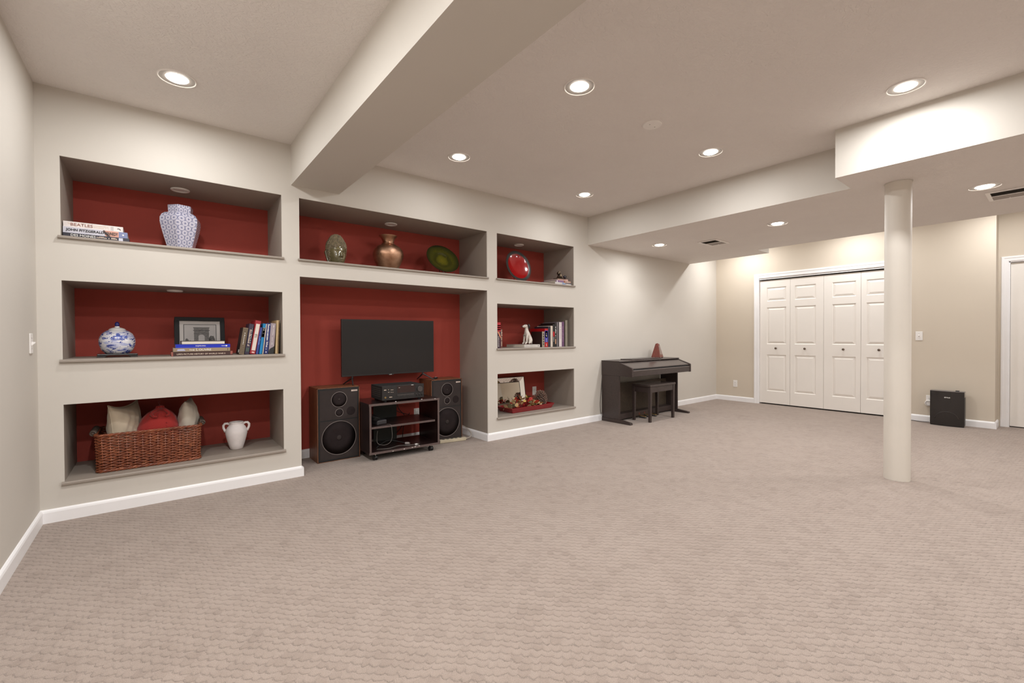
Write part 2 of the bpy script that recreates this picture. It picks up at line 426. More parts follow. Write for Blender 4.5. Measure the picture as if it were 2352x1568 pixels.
# raised-panel door leaves facing -X: local y runs to the viewer's right (-Y world), z up
def panel_mesh(w, h, m):
    b = MB(); e1, e2 = .012, .034
    def ring(o, x): return [(x, -o, o), (x, -(w-o), o), (x, -(w-o), h-o), (x, -o, h-o)]
    r = [ring(0, 0), ring(e1, .012), ring(e2+.008, .0015)]
    for k in range(2):
        for i in range(4): j = (i+1) % 4; b.quad(r[k][i], r[k][j], r[k+1][j], r[k+1][i])
    b.quad(*r[2]); return b.mesh('panel', m)
def door_leaf(parent, y0, w, x, z0, z1, pans, m, name='leaf', thick=.032):
    """front sheet with rectangular holes, one raised panel object in each"""
    b = MB(); leaf_h = z1-z0
    ys = sorted({0, w} | {p[0] for p in pans} | {p[0]+p[2] for p in pans})
    zs = sorted({0, leaf_h} | {p[1] for p in pans} | {p[1]+p[3] for p in pans})
    for i in range(len(ys)-1):
        for j in range(len(zs)-1):
            cy, cz = (ys[i]+ys[i+1])/2, (zs[j]+zs[j+1])/2
            if any(p[0] < cy < p[0]+p[2] and p[1] < cz < p[1]+p[3] for p in pans): continue
            b.quad((0, -ys[i], zs[j]), (0, -ys[i+1], zs[j]), (0, -ys[i+1], zs[j+1]), (0, -ys[i], zs[j+1]))
    b.quad((0,0,0),(thick,0,0),(thick,0,leaf_h),(0,0,leaf_h)); b.quad((0,-w,0),(thick,-w,0),(thick,-w,leaf_h),(0,-w,leaf_h))
    b.quad((0,0,leaf_h),(thick,0,leaf_h),(thick,-w,leaf_h),(0,-w,leaf_h)); b.quad((0,0,0),(thick,0,0),(thick,-w,0),(0,-w,0))
    b.quad((thick,0,0),(thick,-w,0),(thick,-w,leaf_h),(thick,0,leaf_h))
    lf = b.build(name, m, parent); lf.location = (x, y0, z0)
    cache = {}
    for p in pans:
        k = (round(p[2], 4), round(p[3], 4))
        if k not in cache: cache[k] = panel_mesh(p[2], p[3], m)
        o = bpy.data.objects.new('panel', cache[k]); col.objects.link(o); o.parent = lf; o.location = (0, -p[0], p[1])
    return lf
closet = thing('door_1', 'white four leaf bifold closet doors in white casing', 'door', (0, 0, 0)); closet['kind'] = 'structure'
LW = .4465
for k in range(4):
    y0 = -.7185-k*.4495
    lf = door_leaf(closet, y0, LW, XR+.028, .02, 2.015, [(.105 if k % 2 == 0 else .06, .198, .287, .592), (.105 if k % 2 == 0 else .06, .962, .287, .595), (.105 if k % 2 == 0 else .06, 1.658, .287, .22)], M_DOOR)
    kb = MB().lathe([(0, 0), (.011, .0), (.011, .003), (.006, .006), (.006, .014), (.013, .018), (.0165, .024), (.015, .030), (.008, .034), (0, .035)], 20)
    o = kb.build('knob', M_BRONZE, lf, smooth=40); o.rotation_euler = (0, -math.pi/2, 0); o.location = (0, -(.247 if k % 2 == 0 else .205), .895)
b = MB()
# mitred casing with stepped profile
def casing(b, x, y0, y1, ztop, w=.072):
    prof = [(0, 0), (.008, 0), (.012, .012), (.012, w*.55), (.017, w*.7), (.017, w-.006), (.012, w), (0, w)]  # (proud, offset from opening)
    def at(p, side, top):
        pr, of = p
        y = y0+of if side == 0 else y1-of
        return (x-pr, y, (ztop+of) if top else 0)
    k = len(prof)
    for seg in ((0, False, 0, True), (0, True, 1, True), (1, True, 1, False)):
        m = len(b.v)
        b.v += [at(p, seg[0], seg[1]) for p in prof] + [at(p, seg[2], seg[3]) for p in prof]
        for i in range(k): j = (i+1) % k; b.f.append([m+i, m+j, m+k+j, m+k+i])
    return b
casing(b, XR, OY0, OY1, OZ+.008, .075).build('casing', M_TRIM, closet)
MB().box(XR, XR+.1, OY0-.0005, OY0+.02, 0, OZ).box(XR, XR+.1, OY1-.02, OY1+.0005, 0, OZ).box(XR, XR+.1, OY1, OY0, OZ-.012, OZ+.004).build('jamb', M_TRIM, closet)
door2 = thing('door_2', 'white panel door in white casing at the far right', 'door'); door2['kind'] = 'structure'
casing(MB(), XREC, D2a, D2b, 2.0, .062).build('casing', M_TRIM, door2)
MB().box(XREC, XREC+.1, D2a-.012, D2a+.001, 0, 2.0).box(XREC, XREC+.1, D2b-.001, D2b+.012, 0, 2.0).box(XREC, XREC+.1, D2b, D2a, 1.99, 2.012).build('jamb', M_TRIM, door2)
dw = (D2a-.014)-(D2b+.014)
pw = .25
pans = []
for yy in (.11, dw-.11-pw): pans += [(yy, .21, pw, .56), (yy, .93, pw, .56), (yy, 1.62, pw, .22)]
lf = door_leaf(door2, D2a-.014, dw, XREC+.03, .012, 1.985, pans, M_DOOR, 'leaf', .035)

# ================================================================== LAMPS AND CEILING FITTINGS
def downlight(loc, label, group=None, watts=1.0):
    t = thing('recessed_light', label, 'ceiling light', loc, 0, group)
    MB().lathe([(.057, -.001), (.060, -.0015), (.088, -.0022), (.091, -.0062), (.0955, -.005), (.0965, 0), (.057, 0)], 40, closed=True).build('trim_ring', None, t, smooth=35, mats=[M_CAN, M_BAFFLE], fm=lambda p: 1 if (p.center.x**2+p.center.y**2)**.5 < .0885 else 0)
    MB().lathe([(.056, -.001), (.053, -.005), (.042, -.011), (.024, -.0145), (0, -.0155)], 32).build('bulb', M_BULB, t, smooth=True)
    ld = bpy.data.lights.new('lamp_light', 'AREA'); ld.shape = 'DISK'; ld.size = .11; ld.energy = LAMP_W*watts; ld.color = LAMP_COL
    lo = bpy.data.objects.new('lamp_light', ld); col.objects.link(lo); lo.parent = t; lo.location = (0, 0, -.024)
    return t
downlight((.674, -.577, H), 'lit recessed ceiling light in the left bay, left of the beam', watts=.8)
downlight((2.60, -.622, H), 'lit recessed ceiling light just right of the beam, near the niche wall', watts=.42)
downlight((2.613, -1.995, H), 'lit recessed ceiling light just right of the beam, farther from the niche wall', watts=.9)
downlight((4.21, -.600, H), 'lit recessed ceiling light nearest the corner of niche wall and soffit', watts=.52)
downlight((4.204, -2.008, H), 'lit recessed ceiling light on the main ceiling beside the long soffit', watts=1.05)
downlight((4.204, -3.249, H), 'lit recessed ceiling light beside the lower box of the soffit, upper right')
downlight((5.660, -.580, SZ), 'lit recessed light under the soffit above the piano', watts=.75)
downlight((5.683, -1.973, SZ), 'lit recessed light under the soffit in front of the closet', watts=1.45)
downlight((5.724, -3.469, SZ), 'lit recessed light under the soffit beside the right hand air vent', watts=.95)
for p in ((7.82, -.6, H), (7.82, -2.05, H), (7.82, -3.5, H)):
    downlight(p, 'recessed ceiling light hidden beyond the soffit near the closet wall', 'lights hidden beyond the soffit', 1.0)
for p, w in (((.5, -1.75, H), 1.75), ((.6, -3.2, H), 2.4), ((.6, -4.9, H), 2.4)):  # first lamp read off the bright left wall, other two added for light
    downlight(p, 'unseen recessed ceiling light outside the picture', 'lights outside the picture', w)
for p in ((2.61, -3.35, H), (2.61, -4.9, H), (4.2, -4.9, H), (5.7, -4.9, SZ), (2.61, -6.3, H), (4.2, -6.3, H), (5.7, -6.3, SZ), (7.82, -5.2, H)):  # unseen lamps added to carry the grid on and light the near room
    downlight(p, 'unseen recessed ceiling light outside the picture', 'lights outside the picture')

def puck(loc, label, r=.06):
    t = thing('niche_spotlight', label, 'spotlight', loc, 0, 'unlit spotlights in the niches')
    MB().lathe([(r*.72, -.001), (r*.76, -.006), (r*.93, -.009), (r, -.006), (r, 0), (r*.72, 0)], 36, closed=True).build('trim_ring', M_CAN, t, smooth=35)
    MB().lathe([(r*.71, -.001), (r*.5, -.0025), (0, -.003)], 28).build('lens', M_LENS, t, smooth=True)
puck((.715, .335, 2.25), 'unlit white round spotlight above the patterned vase')
puck((2.398, .333, 2.25), 'unlit white round spotlight above the copper vase')
puck((4.051, .33, 2.25), 'unlit white round spotlight above the red plate')
puck((.675, .33, 1.484), 'unlit white round spotlight above the framed picture', .05)

t = thing('ceiling_cover_plate', 'round white blank cover plate on the main ceiling', 'cover plate', (3.395, -1.987, H))
MB().lathe([(.068, 0), (.068, -.004), (.064, -.008), (0, -.009)], 40).build('disc', M_CAN, t, smooth=35)
for dx in (-.03, .03): MB().lathe([(.004, -.0085), (.004, -.0105), (0, -.011)], 12, (dx, 0, 0)).build('screw', M_METAL, t)

M_VENT = mat('vent_slat', (.40, .36, .33), .5, var=.02)
def vent(name, label, x0, x1, y0, y1, nsl):
    t = thing(name, label, 'vent', ((x0+x1)/2, (y0+y1)/2, SZ)); w = (x1-x0)/2; h = (y1-y0)/2; f = .028
    fr = MB()
    for a in ((-w, w, -h, -h+f), (-w, w, h-f, h), (-w, -w+f, -h+f, h-f), (w-f, w, -h+f, h-f)): fr.box(a[0], a[1], a[2], a[3], -.009, 0)
    fr.build('frame', M_CAN, t, bevel=.003)
    box('duct_shade', mat('vent_dark', (.075, .064, .056), .8), t, -w+f, w-f, -h+f, h-f, -.002, -.0005)  # dark sheet in place of the unlit duct above the slats
    for sgn in (-1, 1):
        n = nsl//2; sl = MB().quad((-.0075*1, -h+f, -.010 if sgn < 0 else -.0015), (.0075, -h+f, -.0015 if sgn < 0 else -.010), (.0075, h-f, -.0015 if sgn < 0 else -.010), (-.0075, h-f, -.010 if sgn < 0 else -.0015)).mesh('slat', M_VENT)
        for k in range(n):
            o = bpy.data.objects.new('slat', sl); col.objects.link(o); o.parent = t; o.location = (sgn*(.008+(k+.5)*(w-f-.008)/n), 0, 0)
    box('divider', M_CAN, t, -.006, .006, -h+f, h-f, -.009, -.001)
    box('damper_lever', M_CAN, t, w-f-.03, w-f-.022, -.004, .004, -.014, -.006)
vent('ceiling_vent', 'white louvred air vent under the soffit between two lights', 5.895, 6.245, -1.212, -.968, 11)
vent('ceiling_vent', 'white louvred air vent under the soffit at the right edge', 5.962, 6.312, -3.70, -3.45, 11)

c = thing('support_column', 'round cream painted support column standing under the soffit', 'column', (5.065, -3.06, 0))
MB().lathe([(.0815, 0), (.0815, SZ)], 64).build('shaft', mat('column_paint', (.66, .61, .54), .6, var=.02, vscale=3, bump=.05, bscale=60), c, smooth=40)
MB().torus((0, 0, SZ-.002), .083, .004, 48, 6).build('joint_bead', M_WALL, c, smooth=True)

# ------------------------------------------------------------------ outlets and switches (local: plate in XZ facing -Y)
def outlet(name, label, loc, rz, m=M_PLATE):
    t = thing(name, label, 'wall outlet', loc, rz)
    box('plate', m, t, -.035, .035, -.006, 0, -.0575, .0575, bevel=.003)
    for s in (-1, 1):
        o = MB().prism([(.017*math.cos(a*math.pi/8), .0145*math.sin(a*math.pi/8)+s*.0195) for a in range(16)], 1, -.009, -.005).build('socket', m, t)
        MB().box(-.0075, -.0055, -.0095, -.0085, s*.0195-.002, s*.0195+.006).box(.0055, .0075, -.0095, -.0085, s*.0195-.002, s*.0195+.006).box(-.002, .002, -.0095, -.0085, s*.0195-.009, s*.0195-.005).build('slot', M_SLOT, o)
    MB().lathe([(.003, 0), (.003, .001), (0, .0015)], 10).build('screw', M_METAL, t).matrix_local = Matrix.Translation((0, -.006, 0)) @ Matrix.Rotation(math.pi/2, 4, 'X')
    return t
def switch(label, loc, rz):
    t = thing('light_switch', label, 'light switch', loc, rz)
    box('plate', M_PLATE, t, -.035, .035, -.006, 0, -.0575, .0575, bevel=.003)
    MB().prism([(-.006, -.012), (-.006, .012), (-.008, .010), (-.020, .009), (-.021, .003), (-.008, -.010)], 0, -.005, .005).build('toggle', M_PLATE, t)
    for s in (-1, 1): MB().box(-.003, .003, -.0072, -.0058, s*.03-.003, s*.03+.003).build('screw', M_METAL, t, bevel=.001)
switch('white toggle light switch on the left wall near the corner', (0, -.186, 1.097), math.pi/2)
switch('white toggle light switch on the wall right of the column', (XR, -2.685, 1.107), -math.pi/2)
outlet('wall_outlet', 'white wall outlet low on the wall left of the closet', (XR, -.334, .298), -math.pi/2)
outlet('wall_outlet', 'white wall outlet behind the black air purifier', (XR, -2.79, .285), -math.pi/2)
outlet('wall_outlet', 'white wall outlet on the red back wall behind the television stand', (2.775, D, .288), 0)
M_GREYPL = mat('grey_and_shaded_plastic', (.36, .32, .30), .45, var=.03, vscale=8)
outlet('wall_outlet', 'wall outlet greyed by painted shade beside the spotted dog figurine', (4.489, D, 1.152), 0, M_GREYPL)  # grey plate colour stands in for the shade inside the niche
outlet('wall_outlet', 'white wall outlet behind the pine cone', (4.492, D, .398), 0)
t = thing('plug_timer', 'round white plug in device on the outlet beside the air purifier', 'plug', (XR-.006, -2.785, .245), -math.pi/2)
o = MB().lathe([(.036, 0), (.038, .004), (.038, .03), (.034, .036), (.026, .036), (.024, .033), (0, .033)], 32).build('body', M_PLATE, t, smooth=40); o.rotation_euler = (math.pi/2, 0, 0)
o = MB().lathe([(.029, .0365), (.025, .0375), (.024, .0345), (.028, .034)], 32, closed=True).build('dial_ring', M_GREYPL, t, smooth=40); o.rotation_euler = (math.pi/2, 0, 0)

# ================================================================== BOOKS
def book(label, Th, Hh, Dp, rgb, loc, lay=False, rz=0, lean=0, group=None, rough=.45, soft=False, spine_rgb=None, pages_front=False):
    """standing: thickness +X, spine toward -Y, height +Z. lay=True: lies flat, height along +X."""
    t = thing('book', label, 'book', loc, 0, group)
    if lay: t.rotation_euler = (0, math.pi/2, rz); t.location = (loc[0], loc[1], loc[2]+Th)
    else: t.rotation_euler = (0, lean, rz)
    m = paint(rgb, rough, .15); c = .0012 if soft else .0025; e = 0 if soft else .003
    b = MB().box(0, c, 0, Dp, 0, Hh).box(Th-c, Th, 0, Dp, 0, Hh)
    if pages_front: b.box(c, Th-c, Dp-c, Dp, 0, Hh)
    else: b.box(c, Th-c, 0, c, 0, Hh)
    if spine_rgb: 
        sm = paint(spine_rgb, rough, .15)
        b.build('cover', None, t, bevel=0, mats=[m, sm], fm=lambda p: 1 if p.normal.y < -.5 else 0)
    else: b.build('cover', m, t, bevel=.0008)
    MB().box(c, Th-c, e if pages_front else c, Dp-(c if pages_front else e), e, Hh-e).build('pages', M_PAPER, t)
    return t
Zp, Xm, Xp, Zm = (0, 0, 1), (-1, 0, 0), (1, 0, 0), (0, 0, -1)
def band(t, Th, z0, z1, m, name='spine_band', x0=0, x1=None):
    x1 = Th if x1 is None else x1
    return MB().box(x0, x1, -.0006, .0005, z0, z1).build(name, m, t)
EPS = -.0012
# --- upper left niche: three lying books
g = 'books lying on the upper left sill'
t = book('dark blue thin book at the bottom of the upper left stack', .030, .315, .22, (38, 34, 48), (.112, .045, 1.7605), True, group=g)
text(t, 'DES MOINES', (.012, EPS, .093), Zp, Xm, .115, .014, M_WHITEINK); strokes(t, (.012, EPS, .205), Zp, Xm, .10, 14, .010, M_CREAMINK, 3)
band(t, .03, .262, .283, paint((200, 200, 215)), x0=.003, x1=.022)
t = book('white and grey book with bold black title, middle of the upper left stack', .038, .306, .24, (198, 196, 206), (.112, .048, 1.7905), True, group=g)
band(t, .038, .196, .262, paint((205, 150, 132))); band(t, .038, .262, .306, paint((120, 128, 165)))
MB().prism([(.0, .185), (.012, .187), (.038, .206), (.038, .222), (.026, .214), (.010, .198), (0, .194)], 1, -.0011, -.0007).build('spine_print', paint((70, 50, 48)), t)
text(t, 'JOHN FITZGERALD', (.019, -.0016, .102), Zp, Xm, .178, .020, M_BLACKINK, bold=.028); text(t, 'KENNEDY', (.019, -.0016, .226), Zp, Xm, .064, .020, M_BLACKINK, bold=.028)
MB().prism([(.013, .284), (.019, .278), (.025, .284), (.019, .290)], 1, -.0012, -.0007).build('spine_print', M_WHITEINK, t)
t = book('cream book with reddish title on top of the upper left stack', .035, .283, .235, (224, 214, 210), (.113, .052, 1.8285), True, group=g)
text(t, 'BEATLES', (.017, EPS, .085), Zp, Xm, .102, .018, M_BROWNINK); text(t, 'THE', (.012, EPS, .026), Zp, Xm, .012, .008, M_CREAMINK)
strokes(t, (.012, EPS, .175), Zp, Xm, .075, 12, .006, M_CREAMINK, 4); strokes(t, (.022, EPS, .178), Zp, Xm, .075, 12, .006, M_CREAMINK, 5)
band(t, .035, .222, .236, paint((190, 186, 184)), x0=.006, x1=.030)
MB().prism([(.012, .258), (.018, .252), (.016, .262), (.024, .270), (.02, .272), (.014, .266)], 1, -.0011, -.0007).build('spine_print', M_BLACKINK, t)

# --- middle left niche: four lying books
g = 'books lying in front of the framed picture'
t = book('dark maroon thick book with pale title at the bottom of the stack under the picture', .031, .366, .27, (62, 34, 30), (.642, .045, .9955), True, group=g)
text(t, "LIFE'S PICTURE HISTORY OF WORLD WAR II", (.017, EPS, .175), Zp, Xm, .288, .011, M_CREAMINK)
band(t, .031, .352, .366, paint((150, 84, 72))); band(t, .031, 0, .01, paint((150, 84, 72)))
t = book('grey beige book about a museum, second from the bottom under the picture', .026, .340, .27, (150, 132, 108), (.652, .042, 1.0268), True, group=g)
text(t, 'L', (.012, EPS, .138), Zp, Xm, .010, .017, M_WHITEINK); text(t, 'OUVRE', (.0135, EPS, .185), Zp, Xm, .075, .0135, M_WHITEINK); text(t, 'THE', (.0145, EPS, .107), Zp, Xm, .032, .010, M_WHITEINK)
MB().prism([(.008, .025), (.006, .062), (.020, .070), (.020, .022)], 1, -.0011, -.0007).build('spine_print', paint((176, 176, 200)), t)
band(t, .026, .322, .328, paint((110, 98, 78)), x0=.004, x1=.022)
t = book('bright blue book with upside down white title under the picture', .025, .327, .26, (10, 40, 175), (.666, .044, 1.0532), True, group=g)
text(t, 'mercados', (.0125, EPS, .145), Zm, Xp, .060, .010, M_WHITEINK); band(t, .025, .272, .298, M_WHITEINK, x0=.0115, x1=.014)
MB().prism([(.0125+.005*math.cos(a*math.pi/6), .303+.006*math.sin(a*math.pi/6)) for a in range(12)], 1, -.0012, -.0007).build('spine_print', M_WHITEINK, t)
book('dark covered book with white page edges facing out, topmost under the picture', .024, .262, .2, (70, 62, 56), (.700, .050, 1.0786), True, group=g, pages_front=True)

# --- middle left niche: leaning books
g = 'leaning books at the right of the middle left niche'
def stand(label, x0, x1, z, rgb, lean, Dp, y=.06, zb=.9955, **k):
    return book(label, x1-x0, z, Dp, rgb, (x0, y, zb+max(0, (x1-x0)*math.sin(lean))), lean=lean, group=g, **k)
LN = .155
t = stand('thick black book with grey brown striped spine, leftmost of the leaning books', 1.050, 1.084, .205, (36, 31, 30), LN, .16, spine_rgb=(122, 104, 82))
for k in range(26): band(t, .034, .008+k*.0075, .0105+k*.0075, paint((62, 52, 42)))
strokes(t, (.017, -.0016, .12), Zm, Xp, .09, 12, .007, M_WHITEINK, 10); MB().box(-.0007, .0003, .02, .055, .012, .034).build('sticker', M_WHITEINK, t)
t = stand('dark purple book with gold title among the leaning books', 1.088, 1.118, .236, (52, 42, 62), LN, .18)
strokes(t, (.014, EPS, .125), Zm, Xp, .13, 17, .014, M_CREAMINK, 11); band(t, .030, .02, .05, paint((66, 80, 72)), x0=.004, x1=.024); strokes(t, (.024, EPS, .14), Zm, Xp, .12, 22, .004, M_WHITEINK, 12)
t = stand('red book with long white label on its spine among the leaning books', 1.122, 1.160, .262, (150, 30, 42), .168, .20)
band(t, .038, .028, .236, paint((212, 202, 192)), x0=.008, x1=.033); text(t, 'BTG', (.0205, -.0016, .142), Zm, Xp, .026, .016, M_BLACKINK); band(t, .038, .008, .018, paint((225, 190, 180)), x0=.012, x1=.030)
t = stand('dark blue thin book right of the red book', 1.164, 1.180, .210, (48, 62, 130), .152, .17, soft=True); strokes(t, (.009, EPS, .11), Zm, Xp, .085, 7, .011, paint((120, 140, 200)), 14)
t = stand('bright teal blue book among the leaning books', 1.186, 1.205, .240, (0, 122, 176), .131, .19)
band(t, .019, .132, .208, M_BLACKINK); band(t, .019, .135, .158, paint((190, 160, 130)), x0=.003, x1=.016); band(t, .022, .166, .182, paint((120, 30, 24)), x0=.005, x1=.017); strokes(t, (.011, -.0016, .195), Zm, Xp, .022, 3, .012, M_WHITEINK, 15)
t = stand('thin white book pressed against the navy book', 1.209, 1.215, .238, (205, 190, 178), .118, .19, soft=True)
t = stand('navy book with white lettering among the leaning books', 1.219, 1.247, .242, (36, 44, 104), .10, .19)
strokes(t, (.014, EPS, .175), Zm, Xp, .115, 12, .016, M_WHITEINK, 16); strokes(t, (.014, EPS, .075), Zm, Xp, .085, 11, .012, M_WHITEINK, 17)
MB().prism([(.014+.004*math.cos(a*math.pi/5), .014+.005*math.sin(a*math.pi/5)) for a in range(10)], 1, -.0012, -.0007).build('spine_print', M_WHITEINK, t)
t = stand('lavender grey book with dark curved foot among the leaning books', 1.252, 1.288, .242, (160, 146, 152), .08, .19)
MB().prism([(0, 0), (.036, 0), (.036, .062), (.026, .052), (.012, .044), (.004, .034), (0, .018)], 1, -.0011, -.0007).build('spine_print', M_BLACKINK, t)
strokes(t, (.020, EPS, .185), Zm, Xp, .08, 14, .006, M_WHITEINK, 18); strokes(t, (.018, EPS, .10), Zm, Xp, .06, 11, .006, M_WHITEINK, 19); band(t, .036, .010, .016, M_WHITEINK, x0=.012, x1=.028)
t = stand('tall cream book, rightmost of the leaning books', 1.300, 1.322, .266, (196, 170, 128), .045, .2); band(t, .022, .004, .262, paint((120, 92, 60)), x0=.014, x1=.021)
strokes(t, (.0175, -.0016, .14), Zm, Xp, .2, 24, .004, M_BLACKINK, 20)

# --- right niches
g = 'books lying in the upper right niche'
t = book('white and grey book at the bottom of the upper right stack', .030, .285, .30, (196, 190, 186), (4.372, .03, 1.7605), True, group=g)
MB().prism([(0, .125), (.030, .125), (.030, .20), (.012, .175), (0, .16)], 1, -.0011, -.0007).build('spine_print', paint((130, 150, 180)), t); band(t, .03, .175, .285, paint((90, 84, 92)), x0=.0, x1=.012); strokes(t, (.020, -.0016, .24), Zp, Xm, .07, 10, .008, M_WHITEINK, 21)
t = book('purple and orange book in the middle of the upper right stack', .024, .262, .28, (128, 96, 130), (4.393, .035, 1.7912), True, group=g)
band(t, .024, .018, .028, M_WHITEINK); band(t, .024, .135, .160, paint((150, 84, 50))); band(t, .024, .160, .262, paint((172, 138, 122))); strokes(t, (.012, -.0016, .225), Zp, Xm, .05, 6, .010, M_WHITEINK, 22)
t = book('small pinkish book on top of the upper right stack', .020, .185, .25, (190, 152, 140), (4.425, .04, 1.8158), True, group=g)
g = 'standing books in the middle right niche'
def st2(label, x0, x1, ztop, rgb, Dp, y=.05, **k):
    return book(label, x1-x0, ztop-.9955, Dp, rgb, (x0, y, .9955), group=g, **k)
t = st2('dark brown book with pale dotted spine, leftmost of the right hand books', 4.172, 4.213, 1.182, (40, 26, 24), .2, spine_rgb=(150, 138, 122))
for k in range(5): MB().prism([(.024+.009*math.cos(a*math.pi/5), .035+k*.03+.010*math.sin(a*math.pi/5)) for a in range(10)], 1, -.0011, -.0007).build('spine_print', M_BLACKINK, t)
t = st2('red and blue thick book with red top band', 4.217, 4.270, 1.218, (170, 10, 20), .26)
band(t, .053, .058, .198, paint((62, 60, 150))); band(t, .053, .115, .192, paint((110, 112, 150)), x0=.006, x1=.047); strokes(t, (.026, -.0016, .155), Zm, Xp, .06, 7, .016, M_WHITEINK, 31); strokes(t, (.026, -.0016, .085), Zm, Xp, .04, 6, .012, M_WHITEINK, 32); strokes(t, (.026, EPS, .025), Zm, Xp, .03, 4, .012, M_WHITEINK, 33)
t = st2('dark navy book right of the red and blue book', 4.273, 4.311, 1.243, (34, 30, 46), .25)
t = st2('cream spined book among the dark books', 4.315, 4.349, 1.252, (205, 192, 178), .25); strokes(t, (.017, EPS, .14), Zm, Xp, .15, 18, .006, paint((150, 130, 120)), 34)
t = st2('black book with a red patch on the spine', 4.352, 4.384, 1.270, (26, 22, 24), .26)
MB().prism([(.016+.014*math.cos(a*math.pi/6), .155+.035*math.sin(a*math.pi/6)) for a in range(12)], 1, -.0011, -.0007).build('spine_print', paint((180, 24, 34)), t); strokes(t, (.016, EPS, .09), Zm, Xp, .06, 8, .012, M_WHITEINK, 35)
t = st2('black book with a white title running down the spine', 4.386, 4.419, 1.287, (24, 20, 20), .26)
strokes(t, (.014, EPS, .205), Zm, Xp, .085, 9, .016, M_WHITEINK, 30); strokes(t, (.014, EPS, .125), Zm, Xp, .04, 4, .013, M_WHITEINK, 36); band(t, .033, .035, .095, paint((196, 150, 120)), x0=.006, x1=.020)
t = st2('grey book in the row of dark books', 4.421, 4.443, 1.297, (116, 108, 112), .26); strokes(t, (.011, EPS, .15), Zm, Xp, .2, 24, .006, M_BLACKINK, 37)
t = st2('thin black book left of the broad white book', 4.445, 4.457, 1.297, (20, 18, 22), .24)
t = st2('broad white book in the right hand row', 4.459, 4.506, 1.300, (206, 194, 194), .25); strokes(t, (.024, EPS, .17), Zm, Xp, .16, 9, .014, paint((170, 160, 170)), 38)
t = st2('purple book in the right hand row', 4.508, 4.546, 1.305, (96, 62, 96), .25); strokes(t, (.016, EPS, .15), Zm, Xp, .2, 26, .008, paint((190, 160, 180)), 39)
t = st2('tall grey green book, rightmost of the right hand row', 4.573, 4.612, 1.327, (128, 120, 108), .27, spine_rgb=(116, 110, 96)); band(t, .039, .004, .326, paint((176, 166, 152)), x0=.002, x1=.010)
g2 = 'books at the left end of the middle right niche'
t = book('red and navy reference book at the left end of the middle right niche', .052, .285, .22, (60, 30, 50), (3.497, .05, .9955), group=g2)
band(t, .052, .185, .285, paint((176, 34, 46)))
for k in range(3): band(t, .052, .200+k*.022, .211+k*.022, paint((232, 130, 120)))
MB().prism([(.006, .182), (.030, .182), (.052, .125), (.052, .105), (.044, .118)], 1, -.0011, -.0007).build('spine_print', paint((214, 140, 108)), t)
text(t, 'LAROUSSE', (.022, EPS, .072), Zm, Xp, .118, .014, M_WHITEINK)
t = book('thin mottled book beside the red and navy reference book', .024, .210, .20, (110, 70, 60), (3.551, .052, .9955), group=g2, soft=True)
strokes(t, (.012, EPS, .11), Zm, Xp, .18, 14, .014, M_CREAMINK, 40)
t = book('white book lying under the spotted dog figurine', .033, .245, .34, (205, 198, 192), (3.893, .05, .9955), True)
strokes(t, (.017, EPS, .10), Zp, Xm, .15, 16, .010, paint((170, 164, 160)), 41); band(t, .033, .213, .222, M_BLACKINK, x0=.010, x1=.022)
# ================================================================== ORNAMENTS, LEFT NICHES
# hexagonal blue and white vase with a lattice of ringed medallions
def medallion_mat():
    m = newmat('medallion_glaze', .18); g = G(m); c = g.coord(); x, y, z = g.sep(c)
    ang = g.m('ARCTAN2', y, x)
    s = .045
    u = g.m('DIVIDE', g.m('MULTIPLY', ang, .118), s); v = g.m('DIVIDE', z, s*1.0)
    k = 1.5
    v2 = g.m('DIVIDE', v, k)
    def cell(off):
        a = g.m('SUBTRACT', g.m('FRACT', g.m('ADD', u, off)), .5); b = g.m('MULTIPLY', g.m('SUBTRACT', g.m('FRACT', g.m('ADD', v2, off)), .5), k)
        return g.m('SQRT', g.m('ADD', g.m('MULTIPLY', a, a), g.m('MULTIPLY', b, b)))
    d = g.m('MINIMUM', cell(0), cell(.5))
    n = g.noise(c, 130, 3)
    d = g.m('ADD', d, g.m('MULTIPLY', g.m('SUBTRACT', n.outputs['Fac'], .5), .10))
    W_ = (.62, .60, .68); B_ = (.10, .11, .22); P_ = (.44, .42, .52)
    colr = g.ramp(d, [(0, B_), (.09, (.2, .21, .34)), (.15, P_), (.22, W_), (.30, P_), (.335, W_), (.40, W_), (.44, (.2, .2, .33)), (.475, B_), (.53, W_)])
    g.L.new(colr, g.p.inputs['Base Color']); g.p.inputs['Coat Weight'].default_value = .5; g.p.inputs['Coat Roughness'].default_value = .08
    return m
t = thing('faceted_vase', 'six sided white vase with blue ringed medallions in the upper left niche', 'vase', (.713, .27, 1.7605), math.radians(-13))
prof = [(.080, 0), (.080, .006), (.092, .05), (.108, .11), (.123, .17), (.131, .215), (.130, .245), (.118, .270), (.098, .285), (.079, .292), (.077, .297), (.079, .303), (.081, .342), (.078, .345), (.070, .345), (.068, .300), (.09, .26), (.1, .2), (.07, .02), (0, .02)]
MB().lathe(prof, 6, rot=math.radians(30)).build('body', medallion_mat(), t, bevel=.006)

